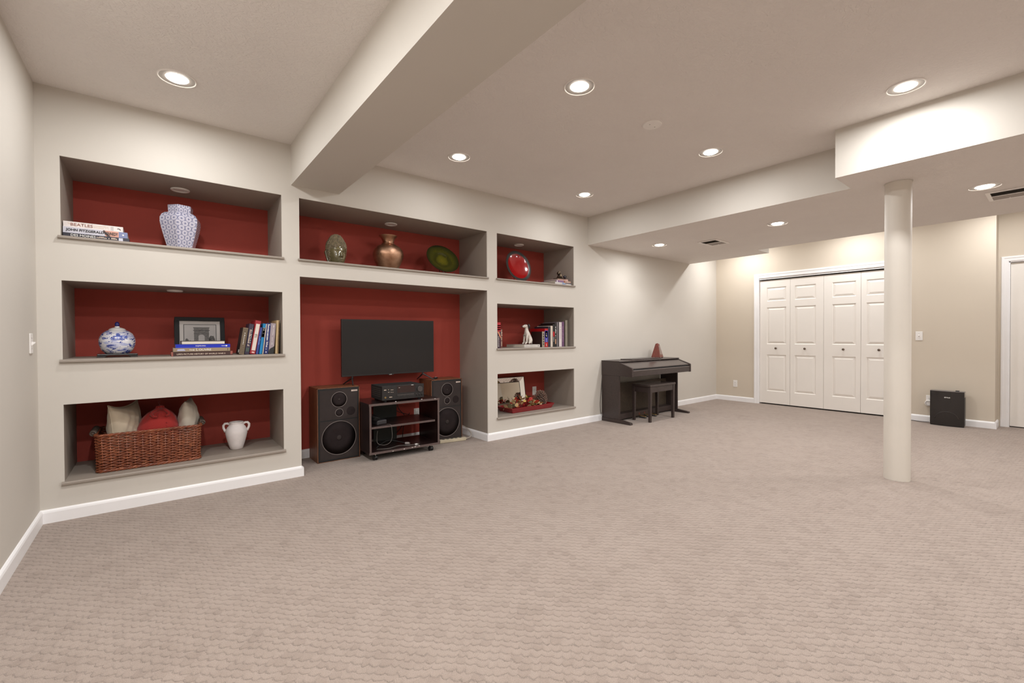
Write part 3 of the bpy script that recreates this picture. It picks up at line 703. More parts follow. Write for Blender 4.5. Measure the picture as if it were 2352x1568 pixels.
# ginger jar with painted landscape
def landscape_mat():
    m = newmat('blue_landscape_glaze', .15); g = G(m); c = g.coord(); x, y, z = g.sep(c)
    ang = g.m('MULTIPLY', g.m('ARCTAN2', y, x), .105)
    p = g.comb(ang, z, 0)
    n1 = g.noise(g.mapping(p, scale=(22, 60, 1)), 1, 4, .6, .8)
    n2 = g.noise(g.mapping(p, scale=(9, 34, 1), loc=(3.1, .7, 0)), 1, 3, .5, .5)
    n3 = g.noise(g.mapping(p, scale=(120, 150, 1)), 1, 3, .6)
    white = (.74, .73, .76); blue = (.035, .06, .30); pale = (.40, .43, .66)
    wash = g.ramp(n2.outputs['Fac'], [(.50, white), (.56, pale), (.64, (.52, .54, .70)), (.70, white)])
    line = g.ramp(g.m('ADD', n1.outputs['Fac'], g.m('MULTIPLY', g.m('SUBTRACT', n3.outputs['Fac'], .5), .22)), [(.545, (0, 0, 0)), (.575, (1, 1, 1))])
    top = g.ramp(z, [(.150, (1, 1, 1)), (.158, (0, 0, 0))])
    fac = g.m('MULTIPLY', line, top)
    g.L.new(g.mix(fac, wash, (*blue, 1)), g.p.inputs['Base Color'])
    g.p.inputs['Coat Weight'].default_value = .7; g.p.inputs['Coat Roughness'].default_value = .05
    return m
M_BLUEGLAZE = mat('cobalt_glaze', (.012, .014, .12), .12, var=.1, vscale=30, coat=.6)
M_JARWHITE = mat('white_glaze', (.72, .70, .68), .15, var=.02, vscale=10, coat=.6)
t = thing('ginger_jar', 'round white lidded jar with blue painted landscape on a dark stand', 'jar', (.349, .255, 1.0185))
M_LAND = landscape_mat()
MB().lathe([(.058, 0), (.066, .004), (.086, .028), (.0965, .062), (.098, .088), (.094, .112), (.082, .138), (.062, .156), (.046, .163), (.043, .163), (.043, .158), (0, .158)], 48).build('body', M_LAND, t, smooth=50)
lid = MB().lathe([(.0, .160), (.046, .160), (.047, .165), (.040, .173), (.022, .180), (.014, .182), (.0125, .189), (0, .189)], 40).build('lid', M_JARWHITE, t, smooth=40)
MB().ell((0, 0, .202), (.0135, .0135, .0185), 20, 12).build('knob', M_BLUEGLAZE, lid, smooth=True)
def band_patch(b, a0, a1, z0, z1, n=6, off=.0009):
    """thin patch hugging the jar body between two angles and heights"""
    import bisect
    tab = [(0, .060), (.004, .066), (.028, .086), (.062, .0965), (.088, .098), (.112, .094), (.138, .082), (.156, .062)]
    def R(z):
        for (za, ra), (zb, rb) in zip(tab, tab[1:]):
            if za <= z <= zb: return ra+(rb-ra)*(z-za)/(zb-za)
        return .06
    b.grid(lambda u, v: ((R(z0+(z1-z0)*v)+off)*math.cos(a0+(a1-a0)*u), (R(z0+(z1-z0)*v)+off)*math.sin(a0+(a1-a0)*u), z0+(z1-z0)*v), n, 3)
bp = MB(); A0 = math.radians(-88)
for a0, a1, z0, z1 in ((-.30, .38, .116, .119), (-.22, .30, .119, .123), (-.10, .20, .131, .134), (-.04, .14, .134, .140), (-.2, -.14, .1, .116), (0, .05, .1, .116), (.2, .27, .098, .116), (-.34, .42, .094, .099), (.42, .6, .108, .120), (-.05, .18, .123, .131)): band_patch(bp, A0+a0, A0+a1, z0, z1)
bp.build('painted_pagoda', mat('cobalt_paint', (.05, .085, .36), .2, var=.3, vscale=60, coat=.5), t)
t = thing('jar_stand', 'low dark square wooden stand under the round blue and white jar', 'stand', (.349, .255, .9955), math.radians(4))
MB().box(-.105, .105, -.085, .085, .012, .0225).build('top', M_BLACKWOOD, t, bevel=.003)
for sx in (-1, 1):
    for sy in (-1, 1): MB().prism([(sx*.104, 0), (sx*.07, 0), (sx*.062, .006), (sx*.05, .012), (sx*.104, .012)], 1, sy*.084-.006, sy*.084+.006).build('foot', M_BLACKWOOD, t)

M_FRAMEBLK = mat('black_frame_wood', (.010, .009, .009), .6, var=.1, vscale=20, spec=.25)
# framed arch photograph
t = thing('framed_picture', 'black framed grey photograph of a triumphal arch leaning in the middle left niche', 'picture', (.831, .36, .9955))
fw_, fh = .322, .292; lean = -.11
fr = bpy.data.objects.new('frame_pivot', None)
bpy.data.objects.remove(fr)
def lp(o): o.rotation_euler = (lean, 0, 0); return o
f = MB(); w2 = fw_/2; e = .030
for a in ((-w2, w2, 0, e), (-w2, w2, fh-e, fh), (-w2, -w2+e, e, fh-e), (w2-e, w2, e, fh-e)): f.box(a[0], a[1], -.012, .006, a[2], a[3])
lp(f.build('frame', M_FRAMEBLK, t, bevel=.003))
lp(box('mat_board', mat('grey_mat_board', (.50, .46, .43), .9, var=.02, vscale=20), t, -w2+e-.002, w2-e+.002, -.002, .002, e-.002, fh-e+.002))
px0, px1, pz0, pz1 = -.102, .102, .085, .232
lp(box('picture_border', M_BLACKINK, t, px0-.004, px1+.004, -.0030, -.0012, pz0-.004, pz1+.004))
pic = lp(box('photograph', mat('photo_sky', (.37, .34, .32), .6, var=.06, vscale=9), t, px0, px1, -.0036, -.0020, pz0, pz1))
M_STONE = mat('photo_stone', (.13, .118, .11), .7, var=.35, vscale=90, stretch=(1, 1, 2)); M_STONE2 = mat('photo_stone_dark', (.065, .06, .056), .7, var=.3, vscale=60); M_TREE = mat('photo_trees', (.10, .092, .085), .8, var=.6, vscale=120)
def flat(b, poly, y): n = len(b.v); b.v += [(p[0], y, p[1]) for p in poly]; b.f.append(list(range(n, n+len(poly)))); return b
arch = MB()
ax = .008
flat(arch, [(ax-.048, .088), (ax-.020, .088), (ax-.020, .140)] + [(ax-.016*math.cos(q*math.pi/10)*1.25, .140+.016*math.sin(q*math.pi/10)) for q in range(6)] + [(ax, .206), (ax-.050, .206), (ax-.048, .19)], -.0042)
flat(arch, [(ax+.048, .088), (ax+.020, .088), (ax+.020, .140)] + [(ax+.016*math.cos(q*math.pi/10)*1.25, .140+.016*math.sin(q*math.pi/10)) for q in range(6)] + [(ax, .206), (ax+.050, .206), (ax+.048, .19)], -.0042)
arch.build('printed_arch', M_STONE, pic)
a2 = MB(); flat(a2, [(ax-.052, .186), (ax+.052, .186), (ax+.056, .191), (ax-.056, .191)], -.0046); flat(a2, [(ax-.054, .207), (ax+.054, .207), (ax+.052, .212), (ax-.052, .212)], -.0046); flat(a2, [(ax-.05, .160), (ax-.024, .160), (ax-.024, .1635), (ax-.05, .1635)], -.0046); flat(a2, [(ax+.05, .160), (ax+.024, .160), (ax+.024, .1635), (ax+.05, .1635)], -.0046)
a2.build('printed_arch', M_STONE2, pic)
tr = MB(); rnd = random.Random(3)
for cx, w_, h_ in ((.075, .05, .062), (.058, .03, .040), (-.085, .03, .035), (-.068, .026, .022)):
    flat(tr, [(max(px0, min(px1, cx+w_/2*math.cos(q*math.pi/9)*rnd.uniform(.8, 1.15))), pz0+.003+max(0, h_*math.sin(q*math.pi/9))*rnd.uniform(.85, 1.1)) for q in range(10)], -.0040)
flat(tr, [(px0, pz0), (px1, pz0), (px1, pz0+.012), (px0, pz0+.012)], -.0039)
tr.build('printed_trees', M_TREE, pic)

# ------------------------------------------------------------------ wicker basket and cushions
ZS = .2385
def wicker_mat():
    m = newmat('willow', .42); g = G(m); c = g.coord()
    n = g.noise(c, 45, 4); n2 = g.noise(c, 7, 3)
    a = g.ramp(n.outputs['Fac'], [(.3, (.095, .020, .008)), (.55, (.23, .056, .020)), (.75, (.42, .15, .06))])
    g.L.new(g.mix(.35, a, g.ramp(n2.outputs['Fac'], [(.35, (.12, .028, .012)), (.65, (.33, .10, .042))])), g.p.inputs['Base Color'])
    g.p.inputs['Coat Weight'].default_value = .2; g.p.inputs['Coat Roughness'].default_value = .3
    return m
M_WICKER = wicker_mat(); M_WICKER_D = mat('dark_willow', (.05, .026, .016), .5, var=.4, vscale=60)
t = thing('wicker_basket', 'long brown wicker basket holding cushions in the lower left niche', 'basket', (.525, .265, ZS))
BW0, BW1, BD0, BD1, BH = .276, .283, .180, .186, .248
def per(s, hw, hd, r=.03):
    """point on a rounded rectangle by arc length fraction"""
    a, b_ = hw-r, hd-r; q = math.pi*r/2; L = 4*(a+b_)+4*q; d = (s % 1)*L
    segs = [((-a, -hd), (1, 0), 2*a), ('arc', (a, -b_), -90), ((hw, -b_), (0, 1), 2*b_), ('arc', (a, b_), 0), ((a, hd), (-1, 0), 2*a), ('arc', (-a, b_), 90), ((-hw, b_), (0, -1), 2*b_), ('arc', (-a, -b_), 180)]
    for sg in segs:
        ln = q if sg[0] == 'arc' else sg[2]
        if d <= ln+1e-9:
            if sg[0] == 'arc':
                th = math.radians(sg[2]+90*d/q); return (sg[1][0]+r*math.cos(th), sg[1][1]+r*math.sin(th)), (math.cos(th), math.sin(th))
            return (sg[0][0]+sg[1][0]*d, sg[0][1]+sg[1][1]*d), (sg[1][1], -sg[1][0])
        d -= ln
    return (-a, -hd), (0, -1)
NST = 44; rows = 25
wv = MB(); sk = MB()
for k in range(rows):
    z = .016+k*(BH-.032)/(rows-1); f_ = z/BH; hw = BW0+(BW1-BW0)*f_; hd = BD0+(BD1-BD0)*f_; pts = []
    n = NST*4
    for i in range(n):
        (x, y), nn = per(i/n, hw, hd); off = .0052*math.cos(math.pi*i/4 + (math.pi if k % 2 else 0)); jz = .0012*math.sin(i*1.7+k*2.3)
        pts.append((x+nn[0]*off, y+nn[1]*off, z+jz))
    wv.tube(pts, .0043, 5, closed=True)
for i in range(NST):
    (x0, y0), nn = per(i/NST, BW0, BD0); (x1, y1), nn = per(i/NST, BW1, BD1)
    sk.tube([(x0, y0, .004), (x1, y1, BH-.004)], .0042, 5)
o = wv.build('woven_willow', M_WICKER, t, smooth=True); o['kind'] = 'stuff'
o = sk.build('stakes', M_WICKER, t, smooth=True); o['kind'] = 'stuff'
def braid(z, hw, hd, amp, rr, turns, name):
    b = MB(); n = turns*8
    for ph in (0, 2.094, 4.189):
        pts = []
        for i in range(n):
            (x, y), nn = per(i/n, hw, hd); a = 2*math.pi*turns*i/n+ph
            pts.append((x+nn[0]*amp*math.cos(a), y+nn[1]*amp*math.cos(a), z+amp*math.sin(a)))
        b.tube(pts, rr, 5, closed=True)
    b.build(name, M_WICKER, t, smooth=True)
braid(BH-.002, BW1+.002, BD1+.002, .0055, .0052, 22, 'rim'); braid(.009, BW0+.002, BD0+.002, .0055, .0052, 20, 'foot_border')
box('base', M_WICKER_D, t, -BW0+.01, BW0-.01, -BD0+.01, BD0-.01, .004, .012)
for s in (-1, 1):
    b = MB(); n = 90; pts = []
    hx = s*(BW1+.016)
    b.tube([(hx, -.11, BH+.006), (hx, .11, BH+.006)], .012, 10)
    for i in range(n): a = 2*math.pi*15*i/n*1.0; pts.append((hx+.015*math.cos(a), -.115+.23*i/n, BH+.006+.015*math.sin(a)))
    pts = [(hx+.0145*math.cos(2*math.pi*16*i/320), -.115+.23*i/320, BH+.006+.0145*math.sin(2*math.pi*16*i/320)) for i in range(321)]
    b.tube(pts, .0052, 5)
    b.build('handle', mat('wrapped_handle', (.085, .06, .045), .6, var=.4, vscale=50), t, smooth=True)

def fabric(name, c, bs=500, var=.06):
    return mat(name, c, .92, var=var, vscale=8, bump=.3, bscale=bs, bdist=.001, sheen=.2, spec=.15)
M_LINEN = fabric('beige_linen', (.50, .415, .31)); M_LINEN2 = fabric('cream_linen', (.50, .44, .36)); M_REDCL = fabric('red_canvas', (.33, .030, .026))
def cushion(name, label, loc, rz, tilt, W_, H_, T_, m, piping=True, seed=1, roll=0, pinch=.17):
    t = thing(name, label, 'cushion', loc); t.rotation_euler = (tilt, roll, rz)
    rnd = random.Random(seed); ph = [rnd.uniform(0, 6) for _ in range(6)]
    def sh(u, v, s):
        a, b_ = 2*u-1, 2*v-1
        pin = lambda q: 1-pinch*(1-q*q)
        x = a*W_/2*pin(b_); z = b_*H_/2*pin(a)
        bul = ((1-abs(a)**2.2)*(1-abs(b_)**2.2))
        y = s*T_/2*bul**.55
        wr = .004*math.sin(9*a+ph[0]+3*b_)*math.sin(7*b_+ph[1]) + .003*math.sin(17*a-11*b_+ph[2])
        return (x, y+s*wr*min(1, bul*2), H_/2+z)
    b = MB(); b.grid(lambda u, v: sh(u, v, -1), 28, 28); b.grid(lambda u, v: sh(u, v, 1), 28, 28)
    b.build('cover', m, t, smooth=True)
    if piping:
        ed = [(u/28, 0) for u in range(28)]+[(1, v/28) for v in range(28)]+[(1-u/28, 1) for u in range(28)]+[(0, 1-v/28) for v in range(28)]
        MB().tube([sh(u, v, 0) for u, v in ed], .0032, 6, closed=True).build('piping', m, t, smooth=True)
    return t
cushion('cushion', 'plain beige cushion with piped edge at the left of the basket', (.392, .255, .30), math.radians(62), -.05, .31, .375, .155, M_LINEN, seed=4)
cushion('cushion', 'crumpled cream cushion at the right of the basket', (.750, .285, .30), math.radians(80), -.02, .29, .365, .125, M_LINEN2, seed=9, piping=False, pinch=.09)
# red sack with tie
t = thing('tied_sack', 'bright red cloth sack with gathered tie in the middle of the basket', 'cushion', (.560, .235, .262))
def redsh(u, v):
    a = 2*math.pi*u; ph = v
    tab = [(0, .0), (.02, .09), (.08, .122), (.16, .128), (.24, .120), (.30, .098), (.34, .066), (.360, .038), (.374, .024), (.388, .020), (.396, .0)]
    s_ = ph*(len(tab)-1); i = min(int(s_), len(tab)-2); f_ = s_-i
    f_ = f_*f_*(3-2*f_) if 0 < i < 6 else f_
    z = tab[i][0]+(tab[i+1][0]-tab[i][0])*f_; r = tab[i][1]+(tab[i+1][1]-tab[i][1])*f_
    fold = 1+.10*math.sin(11*a)*max(0, (z-.27)/.1)**1.0 if z > .27 else 1
    sh = .018*(z/.39)**2
    return (r*fold*math.cos(a)*1.0+sh, .86*r*fold*math.sin(a), z*.955)
MB().grid(redsh, 64, 60).build('body', M_REDCL, t, smooth=True)
b = MB()
b.tube([(.018, -.02, .352), (.0, -.035, .350), (-.025, -.05, .335), (-.034, -.07, .322), (-.02, -.086, .306), (.0, -.088, .305)], [.008, .009, .010, .010, .008, .006], 6)
b.tube([(.018, -.02, .352), (.045, -.045, .347), (.06, -.06, .332), (.066, -.078, .316), (.05, -.088, .305)], [.008, .010, .011, .009, .006], 6)
b.build('tie', M_REDCL, t, smooth=True)
MB().tube([(.018, -.01, .37), (.012, -.012, .385), (.006, -.01, .397), (.012, -.008, .408), (.018, -.01, .398)], .003, 6).build('cord', mat('dark_red_cord', (.10, .012, .012), .8), t, smooth=True)
for k in range(5):
    zz = .155+k*.026; MB().ell((.052, -.106+(.008 if k > 2 else 0)+.004*max(0, k-2), zz), (.005, .003, .005), 10, 6).build('button', M_REDCL, t, smooth=True)

# white two handled vase
M_CHALK = mat('chalk_ceramic', (.72, .66, .64), .8, var=.04, vscale=30, bump=.2, bscale=120, bdist=.001)
t = thing('two_handled_vase', 'small chalk white vase with two handles in the lower left niche', 'vase', (1.053, .265, ZS), math.radians(-12))
MB().lathe([(.040, 0), (.044, .003), (.055, .04), (.067, .085), (.0755, .125), (.074, .150), (.062, .176), (.050, .190), (.045, .198), (.046, .206), (.050, .211), (.049, .215), (.041, .215), (.038, .205), (.05, .17), (.04, .06), (0, .05)], 48).build('body', M_CHALK, t, smooth=60)
for s in (-1, 1):
    MB().tube([(s*.046, 0, .196), (s*.060, 0, .206), (s*.077, 0, .206), (s*.088, 0, .192), (s*.087, 0, .172), (s*.080, 0, .155), (s*.073, 0, .140)], [.009, .009, .009, .009, .009, .009, .010], 10).build('handle', M_CHALK, t, smooth=True)

# ================================================================== ORNAMENTS, CENTRE NICHE
M_BUD = mat('olive_bronze_glaze', (.12, .098, .045), .2, var=.35, vscale=14, coat=.8)
M_CURL = mat('rubbed_bronze_glaze', (.20, .155, .09), .3, var=.4, vscale=50, coat=.6)
t = thing('statue_head', 'glazed olive brown buddha head statue in the upper middle niche', 'statue', (1.838, .25, 1.7605), math.radians(10))
tab = [(0, .050, .060), (.018, .050, .064), (.030, .054, .074), (.045, .062, .082), (.075, .073, .088), (.11, .080, .092), (.15, .083, .094), (.185, .083, .092), (.212, .077, .084), (.232, .066, .071), (.245, .059, .062), (.262, .050, .052), (.276, .037, .038), (.286, .018, .018), (.289, 0.0, 0.0)]
def bt(z):
    for (za, a, b_), (zb, a2, b2) in zip(tab, tab[1:]):
        if za <= z <= zb:
            f_ = (z-za)/(zb-za); return a+(a2-a)*f_, b_+(b2-b_)*f_
    return 0, 0
ga = lambda x, m_, s: math.exp(-((x-m_)/s)**2)
def head(u, v):
    z = .289*(1-(1-v)**1.25) if v < 1 else .289
    a, b_ = bt(z); th = 2*math.pi*u; fx = math.sin(th); fy = -math.cos(th)      # th=0 faces -Y
    phi = (th+math.pi) % (2*math.pi)-math.pi
    d = 0
    d += .020*ga(phi, 0, .13)*(ga(z, .088, .012)*1.0+ga(z, .105, .018)*.7+ga(z, .122, .018)*.35)
    d += .006*ga(abs(phi), .17, .09)*ga(z, .084, .009)
    d += -.010*ga(abs(phi), .36, .17)*ga(z, .124, .014) + .007*ga(abs(phi), .38, .16)*ga(z, .119, .008) + .006*ga(abs(phi), .36, .26)*ga(z, .143, .009)
    d += .010*ga(phi, 0, .24)*(ga(z, .061, .006)+ga(z, .048, .006)) - .006*ga(phi, 0, .30)*ga(z, .0545, .003)
    d += .009*ga(phi, 0, .28)*ga(z, .028, .012) - .004*ga(phi, 0, .3)*ga(z, .039, .005) + .005*ga(abs(phi), .62, .3)*ga(z, .075, .03)
    return (fx*(a+d), fy*(b_+d), z)
MB().grid(head, 120, 110).build('face', M_BUD, t, smooth=True)
b = MB(); ico = []
z = .05; row = 0
while z < .288:
    a, b_ = bt(z); n = max(1, int(2*math.pi*(a+b_)/2/.0118))
    for i in range(n):
        phi = 2*math.pi*(i+.5*(row % 2))/n; ph = (phi+math.pi) % (2*math.pi)-math.pi
        hl = .168-.018*abs(ph)**2 if abs(ph) < 1.15 else .168-.018*1.3-(abs(ph)-1.15)*.5
        if z < hl: continue
        b.ell((math.sin(ph)*a, -math.cos(ph)*b_, z), (.0068, .0068, .0068), 6, 4)
    z += .0104*(1 if z < .22 else .95); row += 1
o = b.build('hair_curls', M_CURL, t, smooth=True); o['kind'] = 'stuff'
for s in (-1, 1):
    MB().tube([(s*.077, .008, .135), (s*.085, .016, .140), (s*.087, .022, .125), (s*.083, .018, .10), (s*.078, .012, .07), (s*.071, .008, .040), (s*.064, .004, .018), (s*.060, .0, .004)], [.006, .010, .012, .011, .010, .0095, .0095, .005], 10).build('ear', M_BUD, t, smooth=True)

# copper vase
def copper_mat():
    m = newmat('hammered_copper', .34); g = G(m); c = g.coord(); g.p.inputs['Metallic'].default_value = 1
    n = g.noise(c, 9, 5, .6); v = g.N.new('ShaderNodeTexVoronoi'); v.inputs['Scale'].default_value = 55; g.L.new(c, v.inputs['Vector'])
    g.L.new(g.ramp(n.outputs['Fac'], [(.3, (.30, .15, .085)), (.55, (.50, .29, .185)), (.75, (.60, .39, .27))]), g.p.inputs['Base Color'])
    g.L.new(g.bump(v.outputs['Distance'], .25, .002), g.p.inputs['Normal'])
    g.L.new(g.ramp(n.outputs['Fac'], [(.3, (.32, .32, .32)), (.7, (.52, .52, .52))]), g.p.inputs['Roughness'])
    return m
t = thing('copper_vase', 'hammered copper vase with flared neck in the upper middle niche', 'vase', (2.353, .30, 1.7605))
MB().lathe([(.075, 0), (.079, .004), (.103, .05), (.131, .11), (.146, .155), (.147, .182), (.137, .215), (.112, .245), (.080, .266), (.060, .276), (.053, .284), (.053, .296), (.058, .316), (.070, .338), (.087, .355), (.088, .358), (.084, .358), (.066, .338), (.05, .315), (.046, .285), (.1, .2), (.07, .02), (0, .02)], 56).build('body', copper_mat(), t, smooth=60)
MB().torus((0, 0, .279), .0585, .004, 40, 8).build('neck_ring', MATS['hammered_copper'], t, smooth=True)

# plates on small easels
def plate(name, label, c, R, lean, yaw, prof, mats_, zb=1.7605):
    t = thing(name, label, 'plate', c); t.rotation_euler = (math.pi/2-lean, 0, yaw)   # local +Z faces the room
    for nm, pf, m in zip(mats_[0], prof, mats_[1]): MB().lathe(pf, 64, closed=True).build(nm, m, t, smooth=40)
    return t
def green_mat():
    m = newmat('green_art_glass', .12); g = G(m); c = g.coord(); x, y, z = g.sep(c)
    r = g.m('SQRT', g.m('ADD', g.m('MULTIPLY', x, x), g.m('MULTIPLY', y, y)))
    n = g.noise(c, 16, 5, .65, .6)
    rr = g.m('ADD', r, g.m('MULTIPLY', g.m('SUBTRACT', n.outputs['Fac'], .5), .07))
    base = g.ramp(g.m('MULTIPLY', rr, 5.3), [(0, (.12, .10, .006)), (.25, (.085, .078, .005)), (.42, (.028, .030, .003)), (.62, (.052, .050, .004)), (.85, (.022, .026, .003)), (1, (.008, .010, .003))])
    g.L.new(base, g.p.inputs['Base Color']); g.p.inputs['Coat Weight'].default_value = .8; g.p.inputs['Coat Roughness'].default_value = .05
    return m
plate('green_plate', 'mottled green glass plate leaning on a black stand in the upper middle niche', (2.909, .20, 1.941), .18, .57, -.057,
      [[(0, -.030), (.07, -.028), (.085, -.022), (.13, -.010), (.18, .004), (.18, .000), (.13, -.015), (.085, -.028), (.07, -.034), (0, -.036)]], (['dish'], [green_mat()]))
M_REDGL = mat('red_lacquer', (.30, .002, .004), .14, var=.05, vscale=8, coat=.8)
M_RIM = mat('pewter_rim', (.045, .042, .040), .3, .4, var=.1, vscale=30)
plate('red_plate', 'large glossy red plate with dark rim in the upper right niche', (3.945, .21, 1.965), .19, .256, .014,
      [[(0, -.030), (.09, -.026), (.145, -.008), (.155, -.003), (.155, -.009), (.09, -.032), (0, -.036)], [(.154, -.004), (.170, .002), (.190, .004), (.191, .000), (.170, -.004), (.154, -.010)]], (['dish', 'rim'], [M_REDGL, M_RIM]))
def easel(label, x, y, w=.065):
    t = thing('plate_stand', label, 'plate stand', (x, y, 1.7605))
    for s in (-1, 1):
        MB().tube([(s*w, -.035, .028), (s*w, -.03, .010), (s*w, -.02, .003), (s*w*.9, .05, .003), (s*w*.6, .09, .02), (s*w*.35, .12, .10)], .003, 6).build('wire_leg', M_BLK, t, smooth=True)
    MB().tube([(-w*.9, .05, .003), (w*.9, .05, .003)], .003, 6).build('crossbar', M_BLK, t, smooth=True)
easel('black wire stand under the green plate', 2.905, .105)
easel('black wire stand under the red plate', 3.945, .165, .05)

# ================================================================== ORNAMENTS, RIGHT NICHES
M_BRZ2 = mat('dark_polished_bronze', (.10, .075, .055), .22, .85, var=.3, vscale=40)
M_GOLDISH = mat('gold_and_highlight_bronze', (.52, .40, .26), .3, .8, var=.2, vscale=60)
def skin_obj(name, parent, verts, edges, m, sub=2, root=0):
    me = bpy.data.meshes.new(name); bm = bmesh.new(); L = bm.verts.layers.skin.verify(); vs_ = []
    for i, (co, r) in enumerate(verts):
        v = bm.verts.new(co); v[L].radius = (r, r) if not isinstance(r, tuple) else r; v[L].use_root = (i == root); vs_.append(v)
    for a, b_ in edges: bm.edges.new((vs_[a], vs_[b_]))
    bm.to_mesh(me); bm.free(); me.materials.append(m)
    o = bpy.data.objects.new(name, me); col.objects.link(o); o.parent = parent
    s = o.modifiers.new('skin', 'SKIN'); s.use_smooth_shade = True; s.branch_smoothing = .4
    q = o.modifiers.new('subdivision', 'SUBSURF'); q.levels = sub; q.render_levels = sub
    return o
t = thing('bronze_figurine', 'small dark bronze seated figurine on the upper right stack of books', 'figurine', (4.475, .075, 1.836))
skin_obj('body', t, [((.004, 0, .020), .026), ((.002, 0, .038), .019), ((-.002, -.004, .050), .012),
                     ((-.018, -.018, .034), .008), ((-.024, -.032, .018), .007), ((-.012, -.036, .040), .006),
                     ((.022, -.016, .032), .009), ((.030, -.030, .016), .007), ((.014, -.036, .036), .006),
                     ((.034, -.004, .014), .014), ((.058, -.016, .010), .010), ((-.026, -.010, .012), .014)],
         [(0, 1), (1, 2), (1, 3), (3, 4), (4, 5), (1, 6), (6, 7), (7, 8), (0, 9), (9, 10), (0, 11)], M_BRZ2)
MB().ell((-.004, -.010, .068), (.023, .024, .023), 20, 14).build('head', M_BRZ2, t, smooth=True)
MB().ell((.002, -.013, .083), (.017, .017, .010), 16, 8).build('cap', M_GOLDISH, t, smooth=True)  # gold highlight on top of the head, put on as colour
MB().tube([(.004, -.036, .060), (.006, -.040, .040), (.002, -.040, .020)], [.006, .005, .004], 8).build('beard', M_GOLDISH, t, smooth=True)
MB().box(-.058, .09, -.045, .035, -.0005, .006).build('plinth', M_BRZ2, t, bevel=.003)
t = thing('dark_ball_ornament', 'small dark round ornament right of the bronze figurine', 'ornament', (4.588, .075, 1.836))
MB().lathe([(.012, 0), (.018, .001), (.018, .006), (.010, .010), (.008, .014), (.017, .020), (.022, .030), (.021, .040), (.014, .048), (.005, .052), (0, .053)], 28).build('ball', mat('dark_glass_ball', (.02, .018, .028), .1, coat=.7), t, smooth=50)

# spotted dog figurine
def spots_mat():
    m = newmat('spotted_porcelain', .35); g = G(m); c = g.coord()
    v = g.N.new('ShaderNodeTexVoronoi'); v.inputs['Scale'].default_value = 58; v.inputs['Randomness'].default_value = 1; g.L.new(c, v.inputs['Vector'])
    n = g.noise(c, 30, 2)
    f_ = g.m('ADD', v.outputs['Distance'], g.m('MULTIPLY', n.outputs['Fac'], .25))
    g.L.new(g.ramp(f_, [(.285, (.03, .027, .025)), (.31, (.62, .565, .50))]), g.p.inputs['Base Color'])
    g.p.inputs['Coat Weight'].default_value = .3
    return m
t = thing('dog_figurine', 'white porcelain dog figurine with black spots sitting on a white book', 'figurine', (3.995, .12, 1.0295))
dv = [((.045, 0, .042), .036), ((.026, 0, .085), .034), ((-.004, 0, .128), .035), ((-.010, 0, .168), .024), ((-.006, 0, .196), .022), ((-.016, 0, .222), .0285), ((-.045, 0, .214), .0175), ((-.070, 0, .208), .013),
      ((-.016, -.022, .112), .017), ((-.024, -.024, .065), .0125), ((-.030, -.024, .018), .011), ((-.052, -.024, .009), .010),
      ((-.016, .022, .112), .017), ((-.024, .024, .065), .0125), ((-.030, .024, .018), .011), ((-.052, .024, .009), .010),
      ((.040, -.028, .040), .026), ((.012, -.036, .026), .016), ((-.005, -.038, .010), .010), ((.040, .028, .040), .026), ((.012, .036, .026), .016), ((-.005, .038, .010), .010),
      ((.075, .004, .018), .010), ((.092, .02, .010), .007)]
de = [(0, 1), (1, 2), (2, 3), (3, 4), (4, 5), (5, 6), (6, 7), (2, 8), (8, 9), (9, 10), (10, 11), (2, 12), (12, 13), (13, 14), (14, 15), (0, 16), (16, 17), (17, 18), (0, 19), (19, 20), (20, 21), (0, 22), (22, 23)]
skin_obj('body', t, dv, de, spots_mat())
for s in (-1, 1):
    MB().tube([(-.006, s*.020, .238), (.002, s*.030, .232), (.006, s*.034, .216), (.005, s*.034, .200), (.002, s*.033, .188)], [.006, .010, .0115, .010, .004], 10).build('ear', M_BLK, t, smooth=True)
    MB().ell((-.034, s*.017, .228), (.004, .004, .005), 10, 6).build('eye', M_BLK, t, smooth=True)
MB().ell((-.082, 0, .211), (.007, .007, .006), 12, 8).build('nose', M_BLK, t, smooth=True)

# bevelled mirror leaning in the lower right niche
M_MIRROR = mat('mirror_glass', (.86, .84, .80), .02, 1, var=0)
t = thing('leaning_mirror', 'rectangular mirror with wide mirrored border leaning in the lower right niche', 'mirror', (3.955, .44, .2385)); t.rotation_euler = (-.16, 0, math.radians(-3))
mw_, mh = .29, .375; bf = .062
def strip(pts): return MB().quad(*pts)
o_ = [(-mw_, .0, 0), (mw_, .0, 0), (mw_, .0, mh), (-mw_, .0, mh)]; i_ = [(-mw_+bf, .022, bf), (mw_-bf, .022, bf), (mw_-bf, .022, mh-bf), (-mw_+bf, .022, mh-bf)]
for k in range(4):
    j = (k+1) % 4; MB().quad(o_[k], o_[j], i_[j], i_[k]).build('bevel_strip', M_MIRROR, t)
MB().quad(*i_).build('glass', M_MIRROR, t)
b = MB()
for k in range(4): b.tube([o_[k], o_[(k+1) % 4]], .004, 6); b.tube([i_[k], i_[(k+1) % 4]], .0035, 6)
b.box(-mw_, mw_, .024, .030, 0, mh)
b.build('frame', mat('dark_silver', (.10, .09, .08), .4, .6), t)

